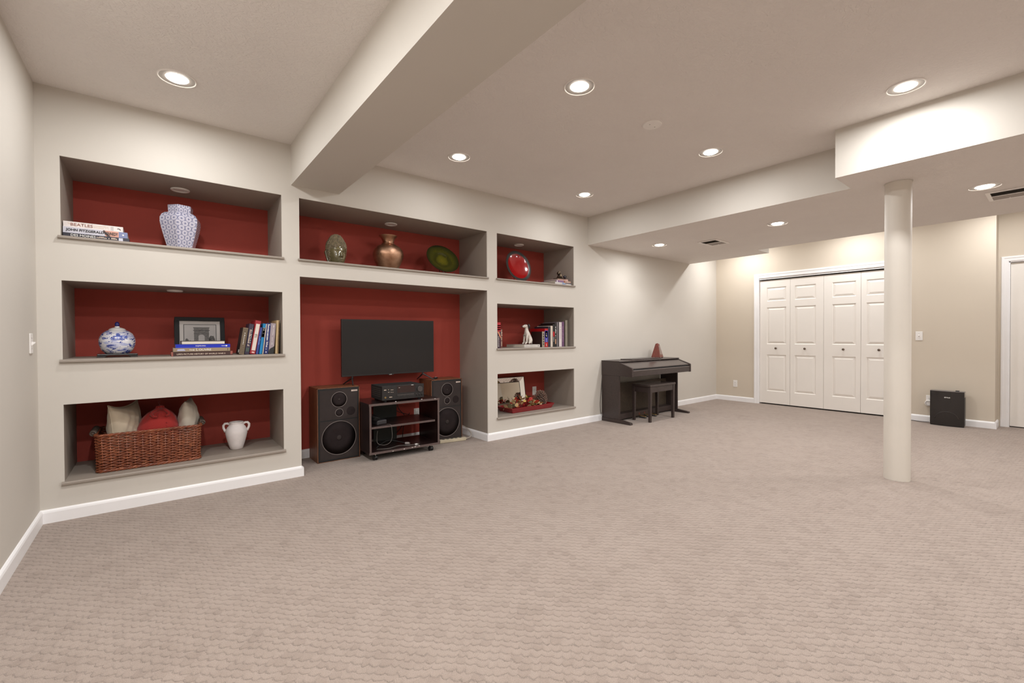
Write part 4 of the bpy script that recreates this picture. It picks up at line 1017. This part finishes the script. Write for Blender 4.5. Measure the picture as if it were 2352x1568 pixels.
M_TRAY = mat('red_lacquer_tray', (.26, .006, .010), .22, var=.06, vscale=10, coat=.5)
t = thing('red_tray', 'shallow red rectangular tray holding dried leaves and a pine cone', 'tray', (4.065, .225, .2385), math.radians(2.2))
def ringp(hx, hy, z): return [(-hx, -hy, z), (hx, -hy, z), (hx, hy, z), (-hx, hy, z)]
b = MB(); R_ = [ringp(.318, .118, 0), ringp(.352, .145, .058), ringp(.345, .139, .060), ringp(.310, .112, .008)]
for k in range(3):
    for i in range(4): j = (i+1) % 4; b.quad(R_[k][i], R_[k][j], R_[k+1][j], R_[k+1][i])
b.quad(*R_[0]); b.quad(*R_[3]); b.build('tray_body', M_TRAY, t, bevel=.002)
# garland
LEAFC = {'cream': (.72, .60, .32), 'tan': (.52, .34, .15), 'orange': (.66, .13, .03), 'red': (.50, .03, .018), 'maroon': (.11, .015, .014), 'olive': (.14, .12, .055), 'yellow': (.58, .44, .12)}
LM = {}
def leaf_mesh(cn):
    m = mat('leaf_'+cn, LEAFC[cn], .6, var=.3, vscale=60)
    b = MB(); out = [(0, 0), (.25, .35), (.5, .42), (.78, .28), (1, 0)]
    n = 5
    for i in range(n): b.v.append((out[i][0], 0, .06*math.sin(out[i][0]*3)))
    for s in (1, -1):
        for i in range(n): b.v.append((out[i][0], s*out[i][1], .06*math.sin(out[i][0]*3)+.16*out[i][1]))
    for s in (0, 1):
        o = 5+5*s
        for i in range(n-1): b.f.append([i, i+1, o+i+1, o+i] if s == 0 else [i, o+i, o+i+1, i+1])
    me = bpy.data.meshes.new('leaf'); me.from_pydata(b.v, [], b.f); me.materials.append(m)
    me.polygons.foreach_set('use_smooth', [True]*len(me.polygons)); return me
for cn in LEAFC: LM[cn] = leaf_mesh(cn)
t = thing('autumn_garland', 'bunch of cream orange and red dried leaves in the red tray', 'dried leaves', (4.02, .21, .25))
rnd = random.Random(12)
for k in range(100):
    cn = rnd.choice(['cream', 'cream', 'cream', 'yellow', 'tan', 'tan', 'orange', 'red', 'red', 'maroon', 'olive'])
    u_ = rnd.uniform(-1, 1); hgt = .03+.12*(1-abs(u_-.05)**1.5)*rnd.random()**.8
    o = bpy.data.objects.new('leaf', LM[cn]); col.objects.link(o); o.parent = t
    s = rnd.uniform(.036, .066)
    o.location = (-.03+u_*.23, rnd.uniform(-.085, .05), hgt); o.scale = (s, s, s)
    o.rotation_euler = (rnd.uniform(-1.2, 1.2), rnd.uniform(-1.2, .3), rnd.uniform(0, 6.28))
berry = MB().ell((0, 0, 0), (.009, .009, .009), 10, 6).mesh('berry', mat('red_berry', (.45, .02, .015), .25, coat=.5), True)
for k in range(16):
    o = bpy.data.objects.new('berry', berry); col.objects.link(o); o.parent = t; u_ = rnd.uniform(-.9, .9)
    o.location = (u_*.22, rnd.uniform(-.08, .04), .04+rnd.random()*.09*(1-u_*u_))
for k in range(7):
    x = -.24+k*.07
    MB().tube([(x, .02, .02), (x+.03, .0, .07), (x+rnd.uniform(-.02, .05), -.01, .11+rnd.uniform(0, .06))], .002, 5).build('twig', mat('twig_brown', (.10, .06, .035), .8), t)
t = thing('pine_cone', 'large brown pine cone standing at the right of the red tray', 'pine cone', (4.312, .235, .2475))
MB().lathe([(.02, 0), (.05, .03), (.055, .08), (.035, .15), (.0, .19)], 20).build('core', mat('cone_core', (.03, .016, .012), .8), t, smooth=True)
b = MB(); ng = 150
for k in range(ng):
    f_ = k/ng; z = .008+.185*f_; r = .02+.062*math.sin(math.pi*min(1, (.10+.86*f_)))**.75; a = k*2.399963
    ca, sa = math.cos(a), math.sin(a); w_ = .016*(1-.45*f_); ln = .030*(1-.35*f_); up = .2+.9*f_
    P0 = Vector((ca*(r-.018), sa*(r-.018), z)); dr_ = Vector((ca, sa, up)).normalized(); sd = Vector((-sa, ca, 0))
    n = len(b.v)
    tip = P0+dr_*ln; nz_ = sd.cross(dr_)*.004
    for q in (P0-sd*w_*.4, P0+sd*w_*.4, tip-dr_*.006+sd*w_, tip+sd*w_*.35, tip-sd*w_*.35, tip-dr_*.006-sd*w_): b.v.append(tuple(q)); 
    for q in (P0-sd*w_*.4, P0+sd*w_*.4, tip-dr_*.006+sd*w_, tip+sd*w_*.35, tip-sd*w_*.35, tip-dr_*.006-sd*w_): b.v.append(tuple(q+nz_))
    b.f.append([n+i for i in range(6)][::-1]); b.f.append([n+6+i for i in range(6)])
    for i in range(6): j = (i+1) % 6; b.f.append([n+i, n+j, n+6+j, n+6+i])
o = b.build('scales', mat('cone_scales', (.30, .19, .145), .7, var=.6, vscale=35), t); o['kind'] = 'stuff'

# ================================================================== TELEVISION CORNER
M_GRILLE = mat('speaker_cloth', (.034, .024, .022), .9, var=.12, vscale=12, bump=.3, bscale=900, bdist=.0006)
M_RINGS = mat('speaker_ring', (.24, .20, .185), .5, var=.05, vscale=20)
M_CONE = mat('speaker_cone', (.027, .020, .020), .9, var=.1, vscale=20, spec=.08)
def speaker(label, x0, y0):
    t = thing('loudspeaker', label, 'loudspeaker', (x0, y0, 0), 0, 'walnut loudspeakers under the television')
    w, d, h = .378, .268, .668
    MB().box(0, w, .012, d, 0, h).box(0, .006, 0, .014, 0, h).box(w-.006, w, 0, .014, 0, h).box(0, w, 0, .014, h-.006, h).box(0, w, 0, .014, 0, .004).build('cabinet', M_WALNUT, t)
    gr = MB().box(.007, w-.007, .0, .013, .005, h-.007).build('grille', M_BLKM, t, bevel=.003)
    MB().box(.022, w-.022, -.0015, .001, .020, .366).box(.022, w-.022, -.0015, .001, .376, h-.024).build('grille_cloth', M_GRILLE, gr)
    for nm, cx, cz, R in (('woofer', w*.5, .207, .153), ('midrange', w*.505, .556, .069), ('tweeter', w*.505, .437, .0345)):
        dr_ = MB().lathe([(R*.97, 0), (R*.5, .0006), (0, .0008)], 48).build(nm, M_CONE, t, smooth=True); dr_.rotation_euler = (math.pi/2, 0, 0); dr_.location = (cx, -.0018, cz)
        MB().torus((0, 0, .0006), R, .0022, 64, 6).build('ring', M_RINGS, dr_, smooth=True)
        MB().lathe([(R*.16, .0009), (R*.1, .003), (0, .004)], 20).build('dust_cap', M_GRILLE, dr_, smooth=True)
    pt_ = MB().lathe([(.039, 0), (.036, .0006), (0, .0006)], 32).build('port', M_CONE, t, smooth=True); pt_.rotation_euler = (math.pi/2, 0, 0); pt_.location = (w*.785, -.0018, .443)
    bd = MB().box(w*.795, w*.945, -.005, -.001, h-.046, h-.032).build('badge', mat('cream_badge', (.62, .52, .46), .4, .2), t, bevel=.001)
    strokes(bd, (w*.885, -.0054, h-.039), (1, 0, 0), (0, 0, 1), w*.10, 8, .004, M_BROWNINK, 5)
speaker('walnut loudspeaker with dark grille standing left of the television stand', 1.668, .272)
speaker('walnut loudspeaker with dark grille standing right of the television stand', 2.808, .285)

t = thing('television', 'flat black television with blank dark screen standing on two loudspeakers', 'television', (2.398, .36, .668))
TV = t; TW, TZ0, TZ1 = .484, .083, .627
MB().box(-TW, TW, 0, .028, TZ0, TZ1).build('housing', M_BLK, t, bevel=.003)
MB().box(-TW+.10, TW-.10, .025, .055, TZ0+.03, TZ0+.36).build('back_cover', M_BLKM, t, bevel=.006)
MB().box(-TW+.006, TW-.006, -.0012, .001, TZ0+.012, TZ1-.006).build('screen', M_SCREEN, t)
lg = MB().box(-.028, .028, .0, .012, TZ0-.006, TZ0+.002).build('logo_plate', M_BLK, t)
strokes(lg, (-.002, -.0006, TZ0-.0015), (1, 0, 0), (0, 0, 1), .030, 7, .006, M_WHITEINK, 9)
for s, x in ((-1, -.385), (1, .36)):
    ft = MB().tube([(x, .012, TZ0+.004), (x-.004*s, .012, TZ0-.018), (x+(.012 if s < 0 else .02)*0, .012, TZ0-.022)], .009, 8)
    ft.tube([(x, .012, TZ0-.014), (x+(-.016 if s < 0 else .085), -.075 if s > 0 else -.055, .006)], [.008, .0055], 8)
    ft.tube([(x, .012, TZ0-.014), (x+(-.055 if s < 0 else -.022), .10, .006)], [.008, .0055], 8)
    ft.build('foot', M_BLK, t, smooth=40)

t = thing('television_stand', 'low dark wood media stand on casters with one middle shelf', 'stand', (2.388, .0, 0), math.radians(-2.2))
sw, sd_, sh = .350, .43, .522
def edged(name, *a):
    o = box(name, M_WENGE, t, *a); return o
def eband(name, *a): return box(name, M_EDGE, t, *a)
edged('top_board', -sw, sw, .002, sd_, sh-.020, sh); eband('edge_band', -sw, sw, 0, .0022, sh-.020, sh)
edged('bottom_board', -sw, sw, .002, sd_, .064, .084); eband('edge_band', -sw, sw, 0, .0022, .064, .084)
for s in (-1, 1):
    a, b_ = (-sw+.003, -sw+.021) if s < 0 else (sw-.021, sw-.003)
    edged('side_panel', a, b_, .002, sd_-.003, .084, sh-.020); eband('edge_band', a, b_, 0, .0022, .084, sh-.020)
edged('middle_shelf', -sw+.021, sw-.045, .012, sd_-.02, .294, .312); eband('edge_band', -sw+.021, sw-.045, .010, .0122, .294, .312)
box('back_panel', mat('olive_black_board', (.016, .016, .012), .6), t, -.165, .075, sd_-.012, sd_-.003, .084, sh-.02)
for sx in (-1, 1):
    for sy in (0, 1):
        x = sx*(sw-.072); y = .055+sy*.27
        cs = thing('caster', None, None); cs.parent = t; cs.location = (x, y, 0)
        for dx in (-.010, .010):
            o = MB().lathe([(.0, -.008), (.018, -.008), (.022, -.004), (.022, .004), (.018, .008), (0, .008)], 24).build('wheel', M_BLK, cs, smooth=40); o.rotation_euler = (0, math.pi/2, .3); o.location = (dx, 0, .0225)
        MB().tube([(0, -.006, .034), (0, 0, .064)], .006, 8).build('stem', M_METAL, cs, smooth=40)
        MB().prism([(-.024, .024), (-.018, .042), (0, .050), (.018, .046), (.020, .034), (0, .038), (-.016, .030)], 0, -.006, .006).build('hood', M_BLK, cs)
rnd = random.Random(5)
b = MB()
for x, z in ((-.13, .0625), (-.02, .0655), (.06, .068), (.09, .071), (.13, .074), (-.1, .519), (.16, .518), (.30, .512)): b.box(x-.006, x+.006, -.0012, .0004, z+.004, z+.009)
b.build('chipped_edge', mat('chipped_white', (.7, .66, .62), .8), t)

t = thing('stereo_receiver', 'black stereo receiver with silver volume knob on the media stand', 'receiver', (2.385, .045, .5225), math.radians(-2.2))
rw, rd, rz0, rz1 = .207, .30, .014, .148
MB().box(-rw, rw, .012, rd, rz0, rz1-.004).build('case', M_BLKM, t, bevel=.002)
fp = MB().box(-rw-.002, rw+.002, 0, .013, rz0, rz1).build('front_panel', M_BLK, t, bevel=.002)
MB().box(-.06, .115, -.0015, .001, rz0+.062, rz1-.008).build('display_window', mat('display_smoke', (.022, .008, .007), .12, coat=.3), t)
MB().box(-.0705, -.069, -.0006, .001, rz0, rz1).box(.118, .1195, -.0006, .001, rz0, rz1).box(-.07, .118, -.0006, .001, rz0+.055, rz0+.056).build('panel_line', M_BLKM, t)
o = MB().lathe([(.027, 0), (.027, .012), (.025, .014), (0, .014)], 36).build('volume_knob', mat('knob_grey', (.085, .075, .072), .35, .5), t, smooth=40); o.rotation_euler = (math.pi/2, 0, 0); o.location = (.165, 0, rz0+.085)
for k in range(3):
    o = MB().lathe([(.007, 0), (.007, .008), (0, .009)], 16).build('small_knob', M_BLKM, t, smooth=40); o.rotation_euler = (math.pi/2, 0, 0); o.location = (.135+k*.028, 0, rz0+.028)
    MB().box(.132+k*.028, .134+k*.028, -.0006, .0002, rz0+.038, rz0+.041).build('tick_mark', M_GREYPL, t)
for k in range(12):
    x = -.055+k*.0138; MB().box(x, x+.004, -.004, .001, rz0+.022, rz0+.034).build('button', mat('button_grey', (.05, .045, .044), .5), t); MB().box(x+.001, x+.003, -.0006, .0002, rz0+.038, rz0+.046).build('tick_mark', M_GREYPL, t)
for a in ((-.190, -.168, .100, .106), (-.150, -.144, .103, .107), (-.126, -.100, .100, .1025), (-.152, -.138, .080, .083), (-.126, -.117, .078, .081), (-.110, -.101, .077, .080), (-.140, -.112, .032, .037)): MB().box(a[0], a[1], -.001, .0005, rz0+a[2]-.006, rz0+a[3]-.006).build('panel_mark', M_CREAMINK, t)
MB().box(.078, .100, -.002, .0005, rz1-.008, rz1-.004).build('logo_mark', M_WHITEINK, t); MB().box(-.048, -.036, -.002, -.0012, rz1-.026, rz1-.021).build('panel_mark', M_GREYPL, t)
o = MB().lathe([(.008, 0), (.008, .003), (.004, .003), (.003, 0)], 16, closed=True).build('headphone_jack', M_BRASS, t, smooth=40); o.rotation_euler = (math.pi/2, 0, 0); o.location = (-.178, 0, rz0+.028)
for k in range(5):
    MB().box(-rw-.0006, -rw+.001, .04, rd-.03, rz0+.03+k*.018, rz0+.038+k*.018).build('vent_slot', M_SLOT, t)
for x in (-.17, .17):
    for y in (.03, .26): MB().lathe([(.016, 0), (.018, .014)], 20, (x, y, 0)).build('foot', M_BLKM, t)

def adopt(o, parent): o.parent = parent; o.matrix_parent_inverse = parent.matrix_basis.inverted(); return o
def cable(name, label, pts, r, m, cat='cable', parent=None):
    P = [Vector(p) for p in pts]; out = []
    for i in range(len(P)-1):
        p0, p1, p2, p3 = P[max(0, i-1)], P[i], P[i+1], P[min(len(P)-1, i+2)]
        for k in range(8):
            s = k/8; out.append(.5*((2*p1)+(-p0+p2)*s+(2*p0-5*p1+4*p2-p3)*s*s+(-p0+3*p1-3*p2+p3)*s**3))
    out.append(P[-1])
    b = MB().tube(out, r, 6)
    if label is None: return b, out
    o = b.build(name, m, None, smooth=True)
    return adopt(o, parent) if parent is not None else tag(o, label, cat)
M_GREYCORD = mat('grey_cord', (.17, .15, .135), .6, var=.1, vscale=30); M_BLKCORD = mat('black_cord', (.012, .011, .011), .6, var=.1, vscale=30); M_BEIGE = mat('aged_beige_plastic', (.50, .43, .31), .5, var=.05, vscale=15)
SH = .3125; BS = .0845
t = thing('adapter_box', 'small dark grey box with cords on the middle shelf of the media stand', 'adapter', (2.165, .13, SH), math.radians(12))
AD = t; MB().box(-.04, .065, -.05, .045, 0, .042).build('body', mat('dark_grey_plastic', (.035, .031, .033), .45), t, bevel=.008)
tl = MB()
for k in range(5):
    R_ = .045+.008*k; pts = [(-.045+R_*.55*math.cos(a*.35+k), -.0+R_*math.sin(a*.35+k), .045+.007*k+.012*math.sin(a*.7+k*2)) for a in range(19)]
    tl.tube(pts, .0032, 6)
tl.build('coiled_cord', M_BLKCORD, t, smooth=True)
cable('grey_cord', 'thin grey cord looping down from the middle shelf of the media stand', [(2.22, .05, SH+.004), (2.236, -.004, SH+.004), (2.241, -.012, .27), (2.243, -.010, .20), (2.225, .0, .155), (2.18, .02, .135), (2.135, .06, .150), (2.128, .06, .21), (2.122, .03, .27)], .0016, M_GREYCORD, parent=AD)
t = thing('video_cable', 'thick black cable with grey connector curled on the bottom shelf of the media stand', 'cable', (2.455, .125, BS), math.radians(-35))
MB().box(-.02, .02, -.012, .012, 0, .016).build('connector', M_GREYPL, t, bevel=.004); MB().box(.02, .03, -.009, .009, .002, .014).build('connector_face', M_METAL, t)
cable('cord', '', [(2.16, .15, BS+.005), (2.22, .20, BS+.02), (2.31, .22, BS+.04), (2.40, .18, BS+.02), (2.44, .135, BS+.008)], .0045, M_BLKCORD, parent=t)
t = thing('charging_cable', 'thin grey cable with white plug lying on the bottom shelf of the media stand', 'cable', (2.512, .043, BS), math.radians(-10))
MB().box(-.014, .012, -.006, .006, 0, .009).build('plug_grip', M_PLATE, t, bevel=.002); MB().box(.012, .026, -.0045, .0045, .002, .007).build('plug_tip', M_METAL, t)
cable('cord', '', [(2.14, .10, BS+.003), (2.24, .06, BS+.003), (2.36, .10, BS+.003), (2.44, .055, BS+.003), (2.50, .045, BS+.004)], .0022, M_GREYCORD, parent=t)
cable('cord', '', [(2.50, .50, .60), (2.53, .53, .45), (2.56, .535, .36), (2.62, .53, .28), (2.60, .52, .16), (2.58, .51, .03)], .0035, M_BLKCORD, parent=TV)
cable('cord', '', [(2.44, .53, .40), (2.56, .54, .33), (2.70, .545, .28)], .0035, M_BLKCORD, parent=TV)
cable('cord', '', [(2.68, .53, .31), (2.60, .52, .20), (2.50, .51, .10), (2.42, .50, .05)], .0035, M_BLKCORD, parent=TV)
t = thing('power_strip', 'long beige power strip on the carpet before the right loudspeaker', 'power strip', (3.025, .222, 0), math.radians(-9))
MB().box(-.150, .150, -.024, .024, .002, .036).build('body', M_BEIGE, t, bevel=.005)
for k in range(5): MB().box(-.115+k*.048, -.09+k*.048, -.012, .012, .0355, .0368).build('socket', M_SLOT, t)
MB().lathe([(.008, 0), (.006, .02)], 10, (0, 0, 0)).build('strain_relief', M_BEIGE, t, smooth=40).matrix_local = Matrix.Translation((.149, 0, .018)) @ Matrix.Rotation(math.pi/2, 4, 'Y')
cable('cord', '', [(3.18, .198, .018), (3.24, .20, .03), (3.285, .26, .055), (3.285, .33, .09), (3.25, .40, .12), (3.20, .45, .11), (3.15, .50, .06)], .005, mat('beige_cord', (.42, .37, .31), .6), parent=t)
t = thing('remote_control', 'small black oval remote on top of the right loudspeaker', 'remote', (2.925, .40, .6685), math.radians(25))
MB().ell((0, 0, .010), (.032, .022, .0105), 24, 10).build('body', M_BLK, t, smooth=True)
MB().torus((-.004, -.004, .0195), .010, .0016, 20, 6).build('button_ring', M_GREYPL, t, smooth=True)

# ================================================================== PIANO AND BENCH
t = thing('digital_piano', 'dark brown digital piano with closed lid against the back wall', 'piano', (5.194, -.010, 0))
PW = 1.399
for x in (0, PW-.03):
    MB().prism([(0, .608), (0, .786), (-.285, .786), (-.30, .780), (-.475, .722), (-.484, .712), (-.484, .605)], 0, x, x+.03).build('cheek', M_PIANO, t, bevel=.002)
    MB().prism([(0, .045), (0, .608), (-.278, .608), (-.278, .045)], 0, x+.004, x+.034 if x == 0 else x+.026).build('side_panel', M_PIANO, t, bevel=.002)
    MB().prism([(.0, 0), (.0, .045), (-.285, .045), (-.452, .026), (-.462, .020), (-.462, 0)], 0, x-.006, x+.044 if x == 0 else x+.036).build('foot', M_PIANO, t, bevel=.003)
MB().prism([(.002, .786), (.002, .801), (-.278, .801), (-.293, .797), (-.297, .791), (-.293, .786)], 0, -.002, PW+.002).build('top', M_PIANO, t, bevel=.001)
M_PLID = wood_mat('rosewood_lid', (.060, .046, .042), (.085, .066, .060), .22, (1, 10, 10))
MB().prism([(-.285, .778), (-.295, .776), (-.466, .716), (-.470, .708), (-.285, .765)], 0, .031, PW-.031).build('lid', M_PLID, t)
MB().prism([(-.455, .612), (-.455, .690), (-.474, .690), (-.478, .684), (-.478, .612)], 0, .031, PW-.031).build('front_rail', M_PIANO, t, bevel=.001)
box('lid_groove', M_BLKM, t, .031, PW-.031, -.462, -.44, .69, .708)
box('highlight_strip', mat('painted_highlight', (.20, .165, .15), .3), t, .032, PW-.032, -.4795, -.4775, .680, .6835)  # paler strip that stands in for the highlight along the rail
box('keybed', M_PIANO, t, .031, PW-.031, -.46, -.02, .606, .625)
box('back_board', wood_mat('brown_hardboard', (.045, .030, .018), (.075, .052, .034), .7, (2, 2, 2)), t, .034, PW-.03, -.098, -.088, .095, .487)
MB().box(.034, PW-.03, -.199, -.188, .022, .094).box(.034, PW-.03, -.2, -.09, .084, .094).build('pedal_board', M_PIANO, t, bevel=.001)
box('music_rest', M_PIANO, t, .30, .985, -.27, -.075, .8015, .8125, bevel=.003)
for x in (.56, .68, .80):
    MB().prism([(-.20, .028), (-.20, .036), (-.27, .034), (-.30, .026), (-.30, .018)], 0, x-.014, x+.014).build('pedal', M_BRASS, t, bevel=.003)
    MB().box(x-.02, x+.02, -.30, -.2, .001, .008).build('pedal_base', M_BLKM, t)
    MB().torus((x-.01, -.2005, .055), .011, .002, 16, 5, 'y').build('pedal_mark', mat('red_pedal_mark', (.30, .06, .04), .6), t)
cable('cord', '', [(5.215, -.004, .62), (5.17, -.010, .30), (5.165, -.010, .18), (5.18, -.010, .09), (5.21, -.02, .02)], .003, M_BLKCORD, parent=t)

t = thing('piano_bench', 'dark wooden piano bench with flat top in front of the piano', 'bench', (5.823, -.385, 0), math.radians(.6))
M_SEAT = wood_mat('bench_top_wood', (.035, .024, .021), (.060, .044, .040), .22, (1, 10, 10))
MB().box(-.300, .300, -.150, .145, .458, .486).build('seat', M_SEAT, t, bevel=.006)
for sx in (-1, 1):
    for sy in (-1, 1):
        b = MB(); x, y = sx*.270, sy*.122; w1, w0 = .021, .016
        b.v += [(x-w0+sx*.003, y-w0, 0), (x+w0+sx*.003, y-w0, 0), (x+w0+sx*.003, y+w0, 0), (x-w0+sx*.003, y+w0, 0), (x-w1, y-w1, .458), (x+w1, y-w1, .458), (x+w1, y+w1, .458), (x-w1, y+w1, .458)]
        b.f += [[0, 3, 2, 1], [4, 5, 6, 7], [0, 1, 5, 4], [1, 2, 6, 5], [2, 3, 7, 6], [3, 0, 4, 7]]
        b.build('leg', M_PIANO, t, bevel=.002)
for s in (-1, 1):
    box('apron', M_PIANO, t, -.25, .25, s*.128-.009, s*.128+.009, .385, .458); box('apron', M_PIANO, t, s*.276-.009, s*.276+.009, -.102, .102, .385, .458)

t = thing('metronome', 'reddish wooden pyramid metronome on top of the piano', 'metronome', (6.262, -.155, .7915), math.radians(12))
M_MAHOG = wood_mat('mahogany', (.10, .016, .010), (.21, .038, .022), .35, (4, 4, 1), coat=.4)
hb, ht, mz0, mz1 = .066, .021, .012, .205
b = MB(); b.v += [(-hb, -hb, mz0), (hb, -hb, mz0), (hb, hb, mz0), (-hb, hb, mz0), (-ht, -ht, mz1), (ht, -ht, mz1), (ht, ht, mz1), (-ht, ht, mz1), (0, 0, mz1+.012)]
b.f += [[0, 3, 2, 1], [0, 1, 5, 4], [1, 2, 6, 5], [2, 3, 7, 6], [3, 0, 4, 7], [4, 5, 8], [5, 6, 8], [6, 7, 8], [7, 4, 8]]
b.build('case', M_MAHOG, t, bevel=.002)
f_ = MB(); k1, k2 = .22, .86
def fp_(sx, q): r_ = hb+(ht-hb)*q; return (sx*r_*.72, -r_-.0012, mz0+(mz1-mz0)*q)
f_.quad(fp_(-1, k1), fp_(1, k1), fp_(1, k2), fp_(-1, k2)).build('scale_plate', mat('metronome_scale', (.30, .22, .19), .35, .2), t)
MB().tube([(0, -.060, .04), (0, -.030, .185)], .0016, 6).build('pendulum', M_METAL, t)
for sx in (-1, 1):
    for sy in (-1, 1): MB().lathe([(.006, 0), (.007, .012)], 10, (sx*.052, sy*.052, 0)).build('foot', M_BLK, t)
for o_m in (t,): o_m.location.z = .8015

# ================================================================== AIR PURIFIER
t = thing('air_purifier', 'glossy black upright air purifier standing against the right wall', 'air purifier', (8.175, -2.972, 0), -math.pi/2)   # local -Y faces the room (-X)
n = 16; w = .152
prof = [(-w+2*w*i/n, -.048-.024*(1-((2*i/n-1)**2))) for i in range(n+1)]
prof = [(-w, .055)] + prof + [(w, .055)]
MB().prism(prof, 2, .008, .424).build('body', M_GLOSSBLK, t, smooth=30)
MB().prism([(p[0]*1.0, p[1]) for p in prof], 2, .4245, .430).build('top_panel', mat('grey_top', (.16, .145, .14), .3), t)
MB().prism([(p[0]*.97, p[1]*.95) for p in prof], 2, 0, .010).build('base', M_BLKM, t)
MB().box(.07, .105, -.02, .005, .430, .440).build('control_knob', M_BLK, t, bevel=.004)
side = MB().box(.1515, .1535, -.035, .045, .02, .36).build('side_grille', mat('side_grey', (.10, .092, .085), .5), t)
text(t, 'IDYLIS', (.006, -.0738, .352), (1, 0, 0), (0, 0, 1), .052, .013, M_WHITEINK, bold=.03)
b = MB(); q = []
for i in range(15):
    a = math.pi*(i/14); q.append((.105*math.cos(a), .085+.095*math.sin(a)))
b.tube([(x, -.049-.024*(1-(x/w)**2)-.0006, z) for x, z in q], .0022, 6).build('front_arc', mat('arc_grey', (.05, .045, .044), .2), t, smooth=True)
cable('cord', '', [(8.22, -2.80, .012), (8.24, -2.72, .006), (8.26, -2.66, .005), (8.28, -2.58, .005)], .0035, M_BLKCORD, parent=t)
